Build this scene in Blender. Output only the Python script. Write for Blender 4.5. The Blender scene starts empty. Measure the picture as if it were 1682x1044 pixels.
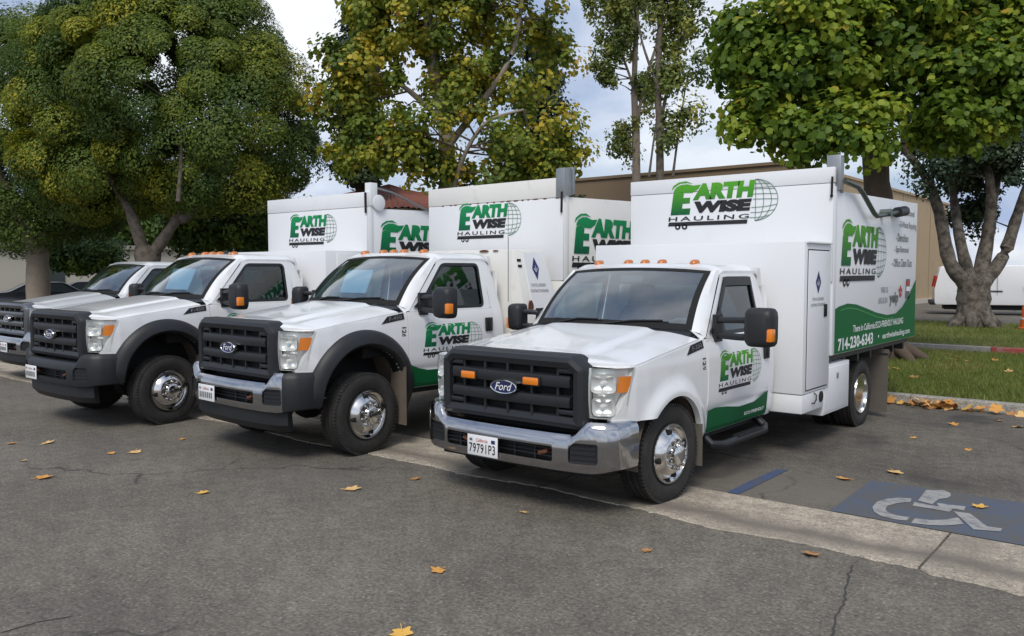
import bpy, bmesh, math, random
import numpy as np
from mathutils import Vector, Matrix
R = math.radians
rng = np.random.default_rng(7)
random.seed(7)
scene = bpy.context.scene
col = scene.collection

# ------------------------------------------------------------------ camera, world, sun, exposure
CAM_H, CAM_YAW, CAM_PITCH, CAM_F = 1.8714, R(39.251), R(3.252), 1365.74 / 1682
cd = bpy.data.cameras.new('camera'); cam = bpy.data.objects.new('camera', cd); col.objects.link(cam)
cd.sensor_width = 36; cd.lens = 36 * CAM_F; cd.clip_end = 3000; cd.clip_start = .05
cam.location = (0, 0, CAM_H); cam.rotation_euler = (R(90) - CAM_PITCH, 0, CAM_YAW)
scene.camera = cam
scene.render.resolution_x = 1024; scene.render.resolution_y = 636

SUN_EL, SUN_AZ = R(50), R(152)       # azimuth measured from +Y clockwise (towards +X)
wd = bpy.data.worlds.new('World'); scene.world = wd; wd.use_nodes = True
nt = wd.node_tree; nt.nodes.clear()
def N(t, tree, **kw):
    n = tree.nodes.new(t)
    for k, v in kw.items(): setattr(n, k, v)
    return n
L = nt.links.new
sky = N('ShaderNodeTexSky', nt, sky_type='NISHITA', sun_disc=False, sun_elevation=SUN_EL, sun_rotation=SUN_AZ, air_density=1.0, dust_density=1.5, ozone_density=1.0)
tc = N('ShaderNodeTexCoord', nt)
sep = N('ShaderNodeSeparateXYZ', nt); L(tc.outputs['Generated'], sep.inputs[0])
mz = N('ShaderNodeMath', nt, operation='MAXIMUM'); L(sep.outputs[2], mz.inputs[0]); mz.inputs[1].default_value = 0.0
mz2 = N('ShaderNodeMath', nt, operation='ADD'); L(mz.outputs[0], mz2.inputs[0]); mz2.inputs[1].default_value = .35
dx = N('ShaderNodeMath', nt, operation='DIVIDE'); L(sep.outputs[0], dx.inputs[0]); L(mz2.outputs[0], dx.inputs[1])
dy = N('ShaderNodeMath', nt, operation='DIVIDE'); L(sep.outputs[1], dy.inputs[0]); L(mz2.outputs[0], dy.inputs[1])
cb = N('ShaderNodeCombineXYZ', nt); L(dx.outputs[0], cb.inputs[0]); L(dy.outputs[0], cb.inputs[1])
cn = N('ShaderNodeTexNoise', nt); cn.inputs['Scale'].default_value = .75; cn.inputs['Detail'].default_value = 7; cn.inputs['Roughness'].default_value = .56
cn.inputs['Distortion'].default_value = .25
L(cb.outputs[0], cn.inputs['Vector'])
cr = N('ShaderNodeValToRGB', nt)
cr.color_ramp.elements[0].position = .36; cr.color_ramp.elements[0].color = (.42, .42, .42, 1)
cr.color_ramp.elements[1].position = .60; cr.color_ramp.elements[1].color = (1, 1, 1, 1)
L(cn.outputs[0], cr.inputs[0])
cn2 = N('ShaderNodeTexNoise', nt); cn2.inputs['Scale'].default_value = 1.9; cn2.inputs['Detail'].default_value = 6; L(cb.outputs[0], cn2.inputs['Vector'])
cr2 = N('ShaderNodeValToRGB', nt)
cr2.color_ramp.elements[0].position = .40; cr2.color_ramp.elements[0].color = (3.7, 4.6, 6.6, 1)
cr2.color_ramp.elements[1].position = .62; cr2.color_ramp.elements[1].color = (9.0, 9.3, 9.9, 1)
L(cn2.outputs[0], cr2.inputs[0])
mx = N('ShaderNodeMixRGB', nt); L(cr.outputs[0], mx.inputs[0]); L(sky.outputs[0], mx.inputs[1]); L(cr2.outputs[0], mx.inputs[2])
bg = N('ShaderNodeBackground', nt); bg.inputs[1].default_value = .078; L(mx.outputs[0], bg.inputs[0])
wo = N('ShaderNodeOutputWorld', nt); L(bg.outputs[0], wo.inputs[0])

sd = bpy.data.lights.new('sun', 'SUN'); sd.energy = 1.5; sd.angle = R(22); sd.color = (1, .95, .87)
so = bpy.data.objects.new('sun', sd); col.objects.link(so)
sdir = Vector((math.sin(SUN_AZ) * math.cos(SUN_EL), math.cos(SUN_AZ) * math.cos(SUN_EL), math.sin(SUN_EL)))
so.rotation_euler = sdir.to_track_quat('Z', 'Y').to_euler(); so.location = (8, -10, 30)
vs = scene.view_settings
vs.view_transform = 'Standard'; vs.look = 'None'; vs.gamma = 1; vs.exposure = 0.54; vs.use_curve_mapping = False

# camera-independent helper: where a sight line from the survey point meets a given distance or plane
_fw = np.array([-math.sin(CAM_YAW) * math.cos(CAM_PITCH), math.cos(CAM_YAW) * math.cos(CAM_PITCH), -math.sin(CAM_PITCH)])
_rt = np.array([math.cos(CAM_YAW), math.sin(CAM_YAW), 0.0]); _up = np.cross(_rt, _fw)
def at_depth(px, py, d):
    return np.array([0, 0, CAM_H]) + d * (_fw + _rt * (px - 841) / 1365.74 - _up * (py - 522) / 1365.74)
def at_ground(px, py, z=0):
    v = _fw + _rt * (px - 841) / 1365.74 - _up * (py - 522) / 1365.74
    return np.array([0, 0, CAM_H]) + v * (z - CAM_H) / v[2]

# ------------------------------------------------------------------ materials
MATS = {}
def mat(name, c=(.5, .5, .5), rough=.5, metal=0, coat=0, spec=.5, var=0, vs_=6, bump=0, bs=60, dirt=None, dscale=3, dlo=.5, dhi=.75, emit=None):
    if name in MATS: return MATS[name]
    m = bpy.data.materials.new(name); m.use_nodes = True; t = m.node_tree; b = t.nodes['Principled BSDF']
    b.inputs['Base Color'].default_value = (*c, 1); b.inputs['Roughness'].default_value = rough; b.inputs['Metallic'].default_value = metal
    b.inputs['Coat Weight'].default_value = coat; b.inputs['Coat Roughness'].default_value = .08; b.inputs['Specular IOR Level'].default_value = spec
    l = t.links.new
    tcn = N('ShaderNodeTexCoord', t); src = None
    if var or dirt is not None:
        n1 = N('ShaderNodeTexNoise', t); n1.inputs['Scale'].default_value = vs_; n1.inputs['Detail'].default_value = 6; n1.inputs['Roughness'].default_value = .65; l(tcn.outputs['Object'], n1.inputs['Vector'])
        hsv = N('ShaderNodeMixRGB', t); hsv.inputs[1].default_value = tuple(max(0, x * (1 - var)) for x in c) + (1,); hsv.inputs[2].default_value = tuple(min(1, x * (1 + var)) for x in c) + (1,)
        l(n1.outputs[0], hsv.inputs[0]); src = hsv.outputs[0]
        if dirt is not None:
            n2 = N('ShaderNodeTexNoise', t); n2.inputs['Scale'].default_value = dscale; n2.inputs['Detail'].default_value = 8; n2.inputs['Roughness'].default_value = .7; l(tcn.outputs['Object'], n2.inputs['Vector'])
            rp = N('ShaderNodeMapRange', t); rp.inputs[1].default_value = dlo; rp.inputs[2].default_value = dhi; l(n2.outputs[0], rp.inputs[0])
            m2 = N('ShaderNodeMixRGB', t); l(rp.outputs[0], m2.inputs[0]); l(src, m2.inputs[1]); m2.inputs[2].default_value = (*dirt, 1); src = m2.outputs[0]
        l(src, b.inputs['Base Color'])
    if bump:
        n3 = N('ShaderNodeTexNoise', t); n3.inputs['Scale'].default_value = bs; n3.inputs['Detail'].default_value = 5; l(tcn.outputs['Object'], n3.inputs['Vector'])
        bp = N('ShaderNodeBump', t); bp.inputs['Strength'].default_value = bump; bp.inputs['Distance'].default_value = .01; l(n3.outputs[0], bp.inputs['Height']); l(bp.outputs[0], b.inputs['Normal'])
    if emit: b.inputs['Emission Color'].default_value = (*emit[:3], 1); b.inputs['Emission Strength'].default_value = emit[3]
    MATS[name] = m; return m
def glass_mat(name, tint, refl=1.0):
    m = bpy.data.materials.new(name); m.use_nodes = True; t = m.node_tree; t.nodes.clear(); l = t.links.new
    tr = N('ShaderNodeBsdfTransparent', t); tr.inputs[0].default_value = (*tint, 1)
    gl = N('ShaderNodeBsdfGlossy', t); gl.inputs['Roughness'].default_value = .02; gl.inputs[0].default_value = (.95, .98, 1, 1)
    lw = N('ShaderNodeLayerWeight', t); lw.inputs[0].default_value = .5
    pw = N('ShaderNodeMath', t, operation='POWER'); l(lw.outputs['Facing'], pw.inputs[0]); pw.inputs[1].default_value = 4.0
    mm = N('ShaderNodeMath', t, operation='MULTIPLY_ADD'); l(pw.outputs[0], mm.inputs[0]); mm.inputs[1].default_value = .9; mm.inputs[2].default_value = .05 * refl; mm.use_clamp = True
    mi = N('ShaderNodeMixShader', t); l(mm.outputs[0], mi.inputs[0]); l(tr.outputs[0], mi.inputs[1]); l(gl.outputs[0], mi.inputs[2])
    o = N('ShaderNodeOutputMaterial', t); l(mi.outputs[0], o.inputs[0]); MATS[name] = m; return m
white = mat('white_paint', (.76, .77, .78), .28, coat=.8, var=.02, vs_=1.5, dirt=(.62, .60, .55), dscale=2.6, dlo=.54, dhi=.90)
boxwhite = mat('body_white', (.75, .76, .775), .42, coat=.15, var=.025, vs_=1.3, dirt=(.64, .62, .58), dscale=1.6, dlo=.56, dhi=1.0)
oldwhite = mat('aged_white', (.74, .73, .69), .5, var=.05, vs_=2, dirt=(.50, .43, .33), dscale=3.5, dlo=.58, dhi=.9)
silverw = mat('pickup_paint', (.62, .64, .66), .28, coat=.7)
plastic = mat('black_plastic', (.013, .0145, .017), .5, var=.2, vs_=9, bump=.12, bs=300)
greyplast = mat('grille_plastic', (.015, .0165, .020), .45, var=.15, vs_=5)
dark = mat('underbody_black', (.012, .012, .013), .8)
seam = mat('seam_black', (.01, .01, .01), .9)
rubber = mat('tyre_rubber', (.022, .021, .020), .85, var=.3, vs_=14, bump=.3, bs=140, dirt=(.06, .052, .044), dscale=5, dlo=.45, dhi=.9)
chrome = mat('chrome', (.80, .80, .79), .10, 1.0, var=.04, vs_=7)
rimm = mat('polished_rim', (.72, .71, .69), .16, 1.0, var=.12, vs_=9, dirt=(.35, .30, .24), dscale=9, dlo=.58, dhi=.85)
bumperm = mat('bumper_chrome', (.46, .46, .475), .11, 1.0, var=.08, vs_=6, dirt=(.24, .235, .23), dscale=5, dlo=.55, dhi=.9)
amber = mat('amber_lens', (.80, .22, .01), .25, coat=.5)
amberdk = mat('amber_lamp', (.52, .16, .03), .3, coat=.4)
reflector = mat('lamp_reflector', (.80, .81, .80), .30, .55, var=.06, vs_=20)
bulb = mat('lamp_bowl', (.25, .26, .27), .2, 1.0)
dusty = mat('dusty_liner', (.13, .105, .08), .9, var=.25, vs_=8)
flapm = mat('mudflap', (.12, .105, .088), .85, var=.2, vs_=6)
steel = mat('galvanised_steel', (.36, .37, .37), .42, .85, var=.15, vs_=10)
darksteel = mat('dark_steel', (.05, .05, .05), .5, .4)
rust = mat('rust', (.13, .045, .022), .85, var=.4, vs_=30)
seatm = mat('seat_cloth', (.20, .205, .22), .9, var=.1, vs_=12)
dashm = mat('dashboard', (.11, .11, .115), .7)
visor = mat('pale_card', (.35, .48, .52), .8)
lensg = glass_mat('clear_lens', (.95, .96, .95), 1.0)
wglass = glass_mat('windshield_glass', (.66, .84, .93), 4.2)
sglass = glass_mat('tinted_glass', (.13, .21, .20), 1.6)
blueoval = mat('emblem_blue', (.012, .02, .09), .3, coat=.6)
platew = mat('plate_white', (.78, .79, .80), .5)
ink = mat('ink_black', (.012, .012, .014), .6)
inkblue = mat('ink_navy', (.02, .03, .14), .6)
inkred = mat('ink_red', (.5, .03, .02), .6)
inkgrey = mat('ink_grey', (.12, .13, .13), .6)
inkwhite = mat('ink_white', (.8, .8, .8), .5)
globeink = mat('globe_ink', (.16, .26, .20), .6)
def grad_mat(name, stops):
    m = bpy.data.materials.new(name); m.use_nodes = True; t = m.node_tree; b = t.nodes['Principled BSDF']; b.inputs['Roughness'].default_value = .6; b.inputs['Specular IOR Level'].default_value = .25
    u = N('ShaderNodeUVMap', t); s = N('ShaderNodeSeparateXYZ', t); r = N('ShaderNodeValToRGB', t); t.links.new(u.outputs[0], s.inputs[0]); t.links.new(s.outputs[1], r.inputs[0])
    for i, (p, c) in enumerate(stops):
        e = r.color_ramp.elements[i] if i < 2 else r.color_ramp.elements.new(p)
        e.position = p; e.color = (*c, 1)
    t.links.new(r.outputs[0], b.inputs['Base Color']); MATS[name] = m; return m
green_a = grad_mat('print_green_lime', [(.15, (.003, .10, .035)), (.41, (.085, .34, .025))])
green_b = grad_mat('print_green_teal', [(.15, (.003, .10, .045)), (.44, (.008, .27, .085))])
green_s = grad_mat('print_green_swoosh', [(0.0, (.001, .085, .026)), (1.0, (.004, .12, .03))])
green_l = mat('print_green_light', (.035, .25, .05), .45)

# ------------------------------------------------------------------ mesh builder
class MB:
    def __init__(s): s.V = []; s.F = []; s.M = []
    def add(s, v, f, m=0):
        o = len(s.V); s.V += [tuple(map(float, p)) for p in v]; s.F += [tuple(i + o for i in q) for q in f]; s.M += [m] * len(f); return s
    def grid(s, P, m=0, cu=False, cv=False):
        P = np.asarray(P, float); a, b = P.shape[:2]; f = []
        for i in range(a if cu else a - 1):
            for j in range(b if cv else b - 1):
                i2, j2 = (i + 1) % a, (j + 1) % b; f.append((i * b + j, i2 * b + j, i2 * b + j2, i * b + j2))
        return s.add(P.reshape(-1, 3), f, m)
    def box(s, c, sz, m=0, rot=None):
        v = []
        for x in (-.5, .5):
            for y in (-.5, .5):
                for z in (-.5, .5):
                    p = Vector((x * sz[0], y * sz[1], z * sz[2]))
                    if rot is not None: p = rot @ p
                    v.append((p.x + c[0], p.y + c[1], p.z + c[2]))
        return s.add(v, [(0, 1, 3, 2), (4, 6, 7, 5), (0, 4, 5, 1), (2, 3, 7, 6), (0, 2, 6, 4), (1, 5, 7, 3)], m)
    def prism(s, pts, vec, m=0):
        n = len(pts); v = [tuple(p) for p in pts] + [tuple(np.add(p, vec)) for p in pts]
        return s.add(v, [tuple(range(n))[::-1], tuple(range(n, 2 * n))] + [(i, (i + 1) % n, n + (i + 1) % n, n + i) for i in range(n)], m)
    def loft(s, secs, m=0, cap=True):
        n = len(secs[0]); v = [p for q in secs for p in q]; f = []
        for k in range(len(secs) - 1):
            for i in range(n): f.append((k * n + i, k * n + (i + 1) % n, (k + 1) * n + (i + 1) % n, (k + 1) * n + i))
        if cap: f += [tuple(range(n))[::-1], tuple(range((len(secs) - 1) * n, len(secs) * n))]
        return s.add(v, f, m)
    def tube(s, path, r, n=10, m=0):
        path = [Vector(map(float, p)) for p in path]; rr = r if hasattr(r, '__len__') else [r] * len(path); secs = []; ref = Vector((.13, .21, 1)).normalized()
        for i, p in enumerate(path):
            d = (path[min(i + 1, len(path) - 1)] - path[max(i - 1, 0)]).normalized()
            if abs(d.dot(ref)) > .97: ref = Vector((1, .1, .05)).normalized()
            a = d.cross(ref).normalized(); b = d.cross(a).normalized()
            secs.append([tuple(p + rr[i] * (math.cos(t) * a + math.sin(t) * b)) for t in [2 * math.pi * k / n for k in range(n)]])
        return s.loft(secs, m)
    def lathe(s, prof, c=(0, 0, 0), n=32, m=0, axis='x'):
        secs = []
        for r, a in prof:
            ring = []
            for k in range(n):
                t = 2 * math.pi * k / n; u, w = r * math.cos(t), r * math.sin(t)
                p = {'x': (a, u, w), 'y': (u, a, w), 'z': (u, w, a)}[axis]; ring.append(tuple(np.add(p, c)))
            secs.append(ring)
        return s.loft(secs, m)
    def build(s, name, mats, parent=None, dz=0, mir=False, bevel=0, flange=None, smooth=35, loc=None, fixn=False):
        me = bpy.data.meshes.new(name)
        sx = -1 if mir else 1
        V = [(sx * x, y, z + dz) for x, y, z in s.V]; F = [q[::-1] for q in s.F] if mir else s.F
        me.from_pydata(V, [], F)
        for mm in (mats if isinstance(mats, (list, tuple)) else [mats]): me.materials.append(mm)
        me.polygons.foreach_set('material_index', s.M)
        if bevel or flange or fixn:
            bm = bmesh.new(); bm.from_mesh(me)
            if flange:
                bmesh.ops.remove_doubles(bm, verts=bm.verts, dist=1e-5)
                e = [x for x in bm.edges if x.is_boundary]; g = bmesh.ops.extrude_edge_only(bm, edges=e)
                bmesh.ops.translate(bm, verts=[x for x in g['geom'] if isinstance(x, bmesh.types.BMVert)], vec=(sx * flange[0], flange[1], flange[2]))
            if fixn: bmesh.ops.recalc_face_normals(bm, faces=bm.faces)
            if bevel:
                ed = [e for e in bm.edges if len(e.link_faces) == 2 and e.calc_face_angle(0) > R(28)]
                bmesh.ops.bevel(bm, geom=ed, offset=bevel, segments=2, affect='EDGES', profile=.5)
            bm.to_mesh(me); bm.free()
        if smooth:
            me.polygons.foreach_set('use_smooth', [True] * len(me.polygons)); me.set_sharp_from_angle(angle=R(smooth))
        o = bpy.data.objects.new(name, me); col.objects.link(o)
        if parent: o.parent = parent
        if loc: o.location = loc
        return o
def tag(o, label=None, cat=None, group=None, kind=None):
    if label: o['label'] = label
    if cat: o['category'] = cat
    if group: o['group'] = group
    if kind: o['kind'] = kind
    return o
def empty(name, loc, rz=0):
    o = bpy.data.objects.new(name, None); col.objects.link(o); o.location = loc; o.rotation_euler = (0, 0, rz); o.empty_display_size = .2; return o
def mesh_np(name, V, idx, nper, mats, parent=None, tint=None, smooth=False):
    me = bpy.data.meshes.new(name); nf = len(idx) // nper
    me.vertices.add(len(V)); me.vertices.foreach_set('co', np.asarray(V, np.float32).ravel())
    me.loops.add(len(idx)); me.loops.foreach_set('vertex_index', np.asarray(idx, np.int32))
    me.polygons.add(nf); me.polygons.foreach_set('loop_start', np.arange(0, nf * nper, nper, dtype=np.int32))
    for mm in (mats if isinstance(mats, (list, tuple)) else [mats]): me.materials.append(mm)
    if tint is not None:
        a = me.attributes.new('tint', 'FLOAT', 'FACE'); a.data.foreach_set('value', np.asarray(tint, np.float32))
    if smooth: me.polygons.foreach_set('use_smooth', [True] * nf)
    me.update(calc_edges=True); me.validate()
    o = bpy.data.objects.new(name, me); col.objects.link(o)
    if parent: o.parent = parent
    return o

# ------------------------------------------------------------------ flat print: lettering and logos
_tc = {}
def text2d(body, shear=0, bold=0, space=1):
    k = (body, shear, bold, space)
    if k not in _tc:
        cu = bpy.data.curves.new('t', 'FONT'); cu.body = body; cu.shear = shear; cu.offset = bold; cu.space_character = space; cu.resolution_u = 3
        ob = bpy.data.objects.new('t', cu); me = bpy.data.meshes.new_from_object(ob)
        v = np.array([p.co[:2] for p in me.vertices]); f = [tuple(p.vertices) for p in me.polygons]
        bpy.data.objects.remove(ob); bpy.data.curves.remove(cu); bpy.data.meshes.remove(me)
        lo, hi = v.min(0), v.max(0); _tc[k] = ((v - lo) / (hi - lo), f)
    return _tc[k]
class Decal:
    def __init__(s): s.V = []; s.F = []; s.M = []
    def add(s, v, f, m=0):
        o = len(s.V); s.V += [tuple(p) for p in v]; s.F += [tuple(i + o for i in q) for q in f]; s.M += [m] * len(f)
    def text(s, body, u0, v0, u1, v1, m=0, slant=0, **k):
        v, f = text2d(body, **k); w, h = u1 - u0, v1 - v0
        s.add([(u0 + a * w + slant * b * h, v0 + b * h) for a, b in v], f, m)
    def poly(s, pts, m=0): s.add(pts, [tuple(range(len(pts)))], m)
    def line(s, pts, w, m=0):
        pts = [Vector(p) for p in pts]; a = []
        for i, p in enumerate(pts):
            d = (pts[min(i + 1, len(pts) - 1)] - pts[max(i - 1, 0)]).normalized(); n = Vector((-d.y, d.x)) * w / 2; a += [tuple(p + n), tuple(p - n)]
        s.add(a, [(2 * i, 2 * i + 1, 2 * i + 3, 2 * i + 2) for i in range(len(pts) - 1)], m)
    def disc(s, c, r, m=0, n=18, ry=None): s.poly([(c[0] + r * math.cos(2 * math.pi * k / n), c[1] + (ry or r) * math.sin(2 * math.pi * k / n)) for k in range(n)], m)
    def build(s, name, mapf, mats, parent, dz=0, layered=.0006, fine=0):
        if fine:                                                         # cut into small faces so that the print follows a curved panel
            bm = bmesh.new(); me = bpy.data.meshes.new('x'); me.from_pydata([(u, v, 0) for u, v in s.V], [], s.F); me.polygons.foreach_set('material_index', s.M); bm.from_mesh(me)
            bmesh.ops.triangulate(bm, faces=bm.faces)
            for _ in range(4):
                e = [e for e in bm.edges if e.calc_length() > fine]
                if not e: break
                bmesh.ops.subdivide_edges(bm, edges=e, cuts=1); bmesh.ops.triangulate(bm, faces=[f for f in bm.faces if len(f.verts) > 3])
            bm.verts.index_update(); s.V = [(v.co.x, v.co.y) for v in bm.verts]; s.F = [tuple(v.index for v in f.verts) for f in bm.faces]; s.M = [f.material_index for f in bm.faces]; bm.free(); bpy.data.meshes.remove(me)
        me = bpy.data.meshes.new(name)
        # each ink layer a hair in front of the one before
        P = []
        vm = [0] * len(s.V)
        for f, m in zip(s.F, s.M):
            for i in f: vm[i] = m
        for (u, v), m in zip(s.V, vm):
            p = mapf(u, v, m * layered); P.append((p[0], p[1], p[2] + dz))
        me.from_pydata(P, [], s.F)
        for mm in mats: me.materials.append(mm)
        me.polygons.foreach_set('material_index', s.M)
        uv = me.uv_layers.new(name='UVMap'); li = np.zeros(len(me.loops), int); me.loops.foreach_get('vertex_index', li)
        uv.data.foreach_set('uv', np.array(s.V)[li].ravel())
        o = bpy.data.objects.new(name, me); col.objects.link(o); o.parent = parent; return o
def logo_decal(hauling=True, globe=True):
    d = Decal(); P = lambda x, y: ((x - 190) / 390, (312 - y) / 390)
    if globe:
        cx, cy, r = 505, 213, 75
        def arc(pts):
            run = []
            for x, y in pts:
                if x >= 492 - (y - 213) * .14: run.append(P(x, y))
                else:
                    if len(run) > 2: d.line(run, .006, 2)
                    run = []
            if len(run) > 2: d.line(run, .006, 2)
        for k in (1.0, .72, .38, 0.02):
            arc([(cx + r * k * math.cos(t), cy - r * math.sin(t)) for t in np.linspace(-1.57, 1.57, 40)])
        for q in (-.75, -.5, -.25, 0, .25, .5, .75):
            arc([(cx + x * math.sqrt(1 - q * q) * r, cy - q * r + 8 * (1 - x * x) * (1 if q < 0 else -.4)) for x in np.linspace(-1, 1, 30)])
    d.poly([P(*p) for p in ((200, 255), (241, 255), (250, 172), (226, 164), (210, 172))], 0)
    d.poly([P(*p) for p in ((241.2, 255), (272, 255), (275, 231), (243.9, 231))], 0)
    d.poly([P(*p) for p in ((246, 212), (272, 212), (274, 190), (248.2, 190))], 0)
    d.poly([P(*p) for p in ((211, 169), (213, 158), (222, 147), (240, 139), (262, 138), (286, 145), (313, 143), (302, 160), (282, 172), (252, 171.5), (226, 163))], 0)
    d.poly([P(*p) for p in ((203, 158), (209, 142), (230, 129), (258, 126), (284, 138), (262, 133), (236, 134), (217, 145))], 0)
    d.text('ARTH', *P(283, 201), *P(496, 139), 0, slant=.14, bold=.07, space=1.0)
    d.text('WISE', *P(280, 251), *P(486, 206), 1, slant=.2, bold=.075, space=1.02)
    if hauling: d.text('HAULING', *P(192, 279), *P(484, 262), 1, slant=.1, bold=.012, space=1.35)
    d.poly([P(*p) for p in ((190, 298), (478, 298), (480, 283), (194, 283))], 1)
    for x in (228, 254):
        d.disc(P(x, 302), .027, 1); d.disc(P(x, 302), .010, 3, n=10)
    return d
def seal_decal():
    d = Decal(); d.poly([(.5, .42), (.68, .70), (.5, .98), (.32, .70)], 0)
    d.line([(.41, .70), (.48, .62), (.50, .78), (.53, .62), (.59, .72)], .03, 1)
    d.text('STATE LICENSED', .12, .26, .88, .33, 2); d.text('CONTRACTOR BOARD', .02, .12, .98, .19, 2)
    return d

# ------------------------------------------------------------------ trucks (local frame: +x driver's side, +y rearwards, origin on the ground below the front axle)
def sm(t): t = np.clip(t, 0, 1); return t * t * (3 - 2 * t)
_zx = ([.30, .42, .50, .62, .80, 1.0, 1.12, 1.20, 1.26, 1.30, 1.86], [.90, .945, .975, .985, .998, 1.0, .992, .98, .965, .95, .815])
_yx = ([-.95, -.86, -.83, -.80, -.75, -.66, -.56, -.40, 0, 2.2], [.60, .735, .80, .85, .905, .955, .982, .995, 1.0, 1.0])
def XB(y, z): return np.interp(z, *_zx) * np.interp(y, *_yx)
def ztop(y): return np.interp(y, [-.57, -.3, .2, .62], [1.155, 1.195, 1.255, 1.302])
WS_B = lambda u: (.84 * u, .587 - .15 * (1 - u * u), 1.35 + .02 * (1 - u * u))
WS_T = lambda u: (.755 * u, 1.136 - .085 * (1 - u * u), 1.872 + .028 * (1 - u * u))
def ring_pts(outer, n):
    P = np.array(outer + [outer[0]], float); d = np.r_[0, np.cumsum(np.linalg.norm(np.diff(P, axis=0), axis=1))]
    t = np.linspace(0, d[-1], n, endpoint=False); return np.c_[[np.interp(t, d, P[:, k]) for k in range(P.shape[1])]].T
def rounded(poly, r, seg=4):
    out = []; n = len(poly)
    for i in range(n):
        p = Vector(poly[i]); a = Vector(poly[i - 1]) - p; b = Vector(poly[(i + 1) % n]) - p
        q = min(r, a.length * .45, b.length * .45); a.normalize(); b.normalize()
        s, e = p + a * q, p + b * q
        for k in range(seg + 1):
            t = k / seg; out.append(tuple((1 - t) ** 2 * s + 2 * t * (1 - t) * p + t * t * e))
    return out
def offset_loop(poly, d):
    n = len(poly); out = []; c = Vector((sum(p[0] for p in poly) / n, sum(p[1] for p in poly) / n))
    area = sum(poly[i][0] * poly[(i + 1) % n][1] - poly[(i + 1) % n][0] * poly[i][1] for i in range(n))
    sg = 1 if area > 0 else -1
    for i in range(n):
        p = Vector(poly[i]); a = (p - Vector(poly[i - 1])); b = (Vector(poly[(i + 1) % n]) - p)
        if a.length < 1e-6: a = b
        if b.length < 1e-6: b = a
        a.normalize(); b.normalize()
        na, nb = Vector((-a.y, a.x)), Vector((-b.y, b.x)); m = (na + nb)
        m = m / max(.35, m.length_squared / 2) / 1 if m.length > 1e-6 else na
        out.append(tuple(p + m * d * sg))
    return out
WIN = rounded([(.78, 1.315), (1.80, 1.315), (1.815, 1.805), (1.235, 1.805)], .06)
def tyre_profile(R_, w, c):
    h = w / 2
    return [(R_ * .60, c - h * .72), (R_ * .66, c - h * .92), (R_ * .80, c - h), (R_ * .93, c - h * .93), (R_ * .985, c - h * .80), (R_, c - h * .55),
            (R_, c - h * .50), (R_ * .972, c - h * .48), (R_ * .972, c - h * .40), (R_, c - h * .38), (R_ * 1.002, c - h * .10), (R_ * .972, c - h * .08), (R_ * .972, c + h * .08), (R_ * 1.002, c + h * .10),
            (R_, c + h * .38), (R_ * .972, c + h * .40), (R_ * .972, c + h * .48), (R_, c + h * .50), (R_, c + h * .55), (R_ * .985, c + h * .80), (R_ * .93, c + h * .93), (R_ * .80, c + h), (R_ * .66, c + h * .92), (R_ * .60, c + h * .72)]
def wheel(root, x, y, R_, w, mir, dish=False, steer=0):
    rr = R_ * .605
    b = MB(); b.lathe(tyre_profile(R_, w, 0), n=48)
    for k in range(72):                                              # shoulder tread blocks
        t = 2 * math.pi * k / 72
        for sgn in (-1, 1):
            b.box((sgn * w * .37, math.cos(t) * R_ * .985, math.sin(t) * R_ * .985), (w * .16, R_ * .052, R_ * .055), 0, Matrix.Rotation(t, 3, 'X') @ Matrix.Rotation(R(90), 3, 'X'))
    o = b.build('wheel', rubber, root, mir=mir, smooth=40)
    o.location = (-x if mir else x, y, R_ - .006); o.rotation_euler = (0, 0, steer)
    b = MB(); h = w / 2
    if dish:
        b.lathe([(rr * 1.02, h * .75), (rr * .98, h * .98), (rr * .93, h * .95), (rr * .88, h * .5), (rr * .80, -h * .1), (rr * .70, -h * .35), (rr * .48, -h * .42), (rr * .42, -h * .1), (rr * .24, 0), (rr * .22, h * .25), (.001, h * .3)], n=36)
        lug_r, lug_x = rr * .56, -h * .36
        holes = (rr * .74, -h * .24)
    else:
        b.lathe([(rr * 1.02, h * .75), (rr * 1.0, h * .99), (rr * .95, h * .98), (rr * .90, h * .80), (rr * .84, h * .74), (rr * .76, h * .92), (rr * .66, h * 1.15), (rr * .56, h * 1.30), (rr * .50, h * 1.32), (rr * .40, h * 1.30), (rr * .34, h * 1.34), (rr * .32, h * 1.62), (rr * .26, h * 1.72), (.001, h * 1.74)], n=36)
        lug_r, lug_x = rr * .45, h * 1.30
        holes = (rr * .735, h * 1.0)
    for k in range(10):
        t = 2 * math.pi * (k + .5) / 10
        b.lathe([(rr * .062, lug_x - .004), (rr * .062, lug_x + h * .26), (rr * .045, lug_x + h * .34), (.001, lug_x + h * .35)], c=(0, lug_r * math.cos(t), lug_r * math.sin(t)), n=8)
    rim = b.build('rim', rimm, o, mir=mir, smooth=40)
    if not dish:
        for k in range(4):
            t = 2 * math.pi * (k + .12) / 4
            b = MB(); b.lathe([(rr * .10, holes[1] - .03), (rr * .10, holes[1] + .012), (.001, holes[1] + .010)], c=(0, holes[0] * math.cos(t), holes[0] * math.sin(t)), n=12); b.build('vent_hole', seam, o, mir=mir)
    return o

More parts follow.
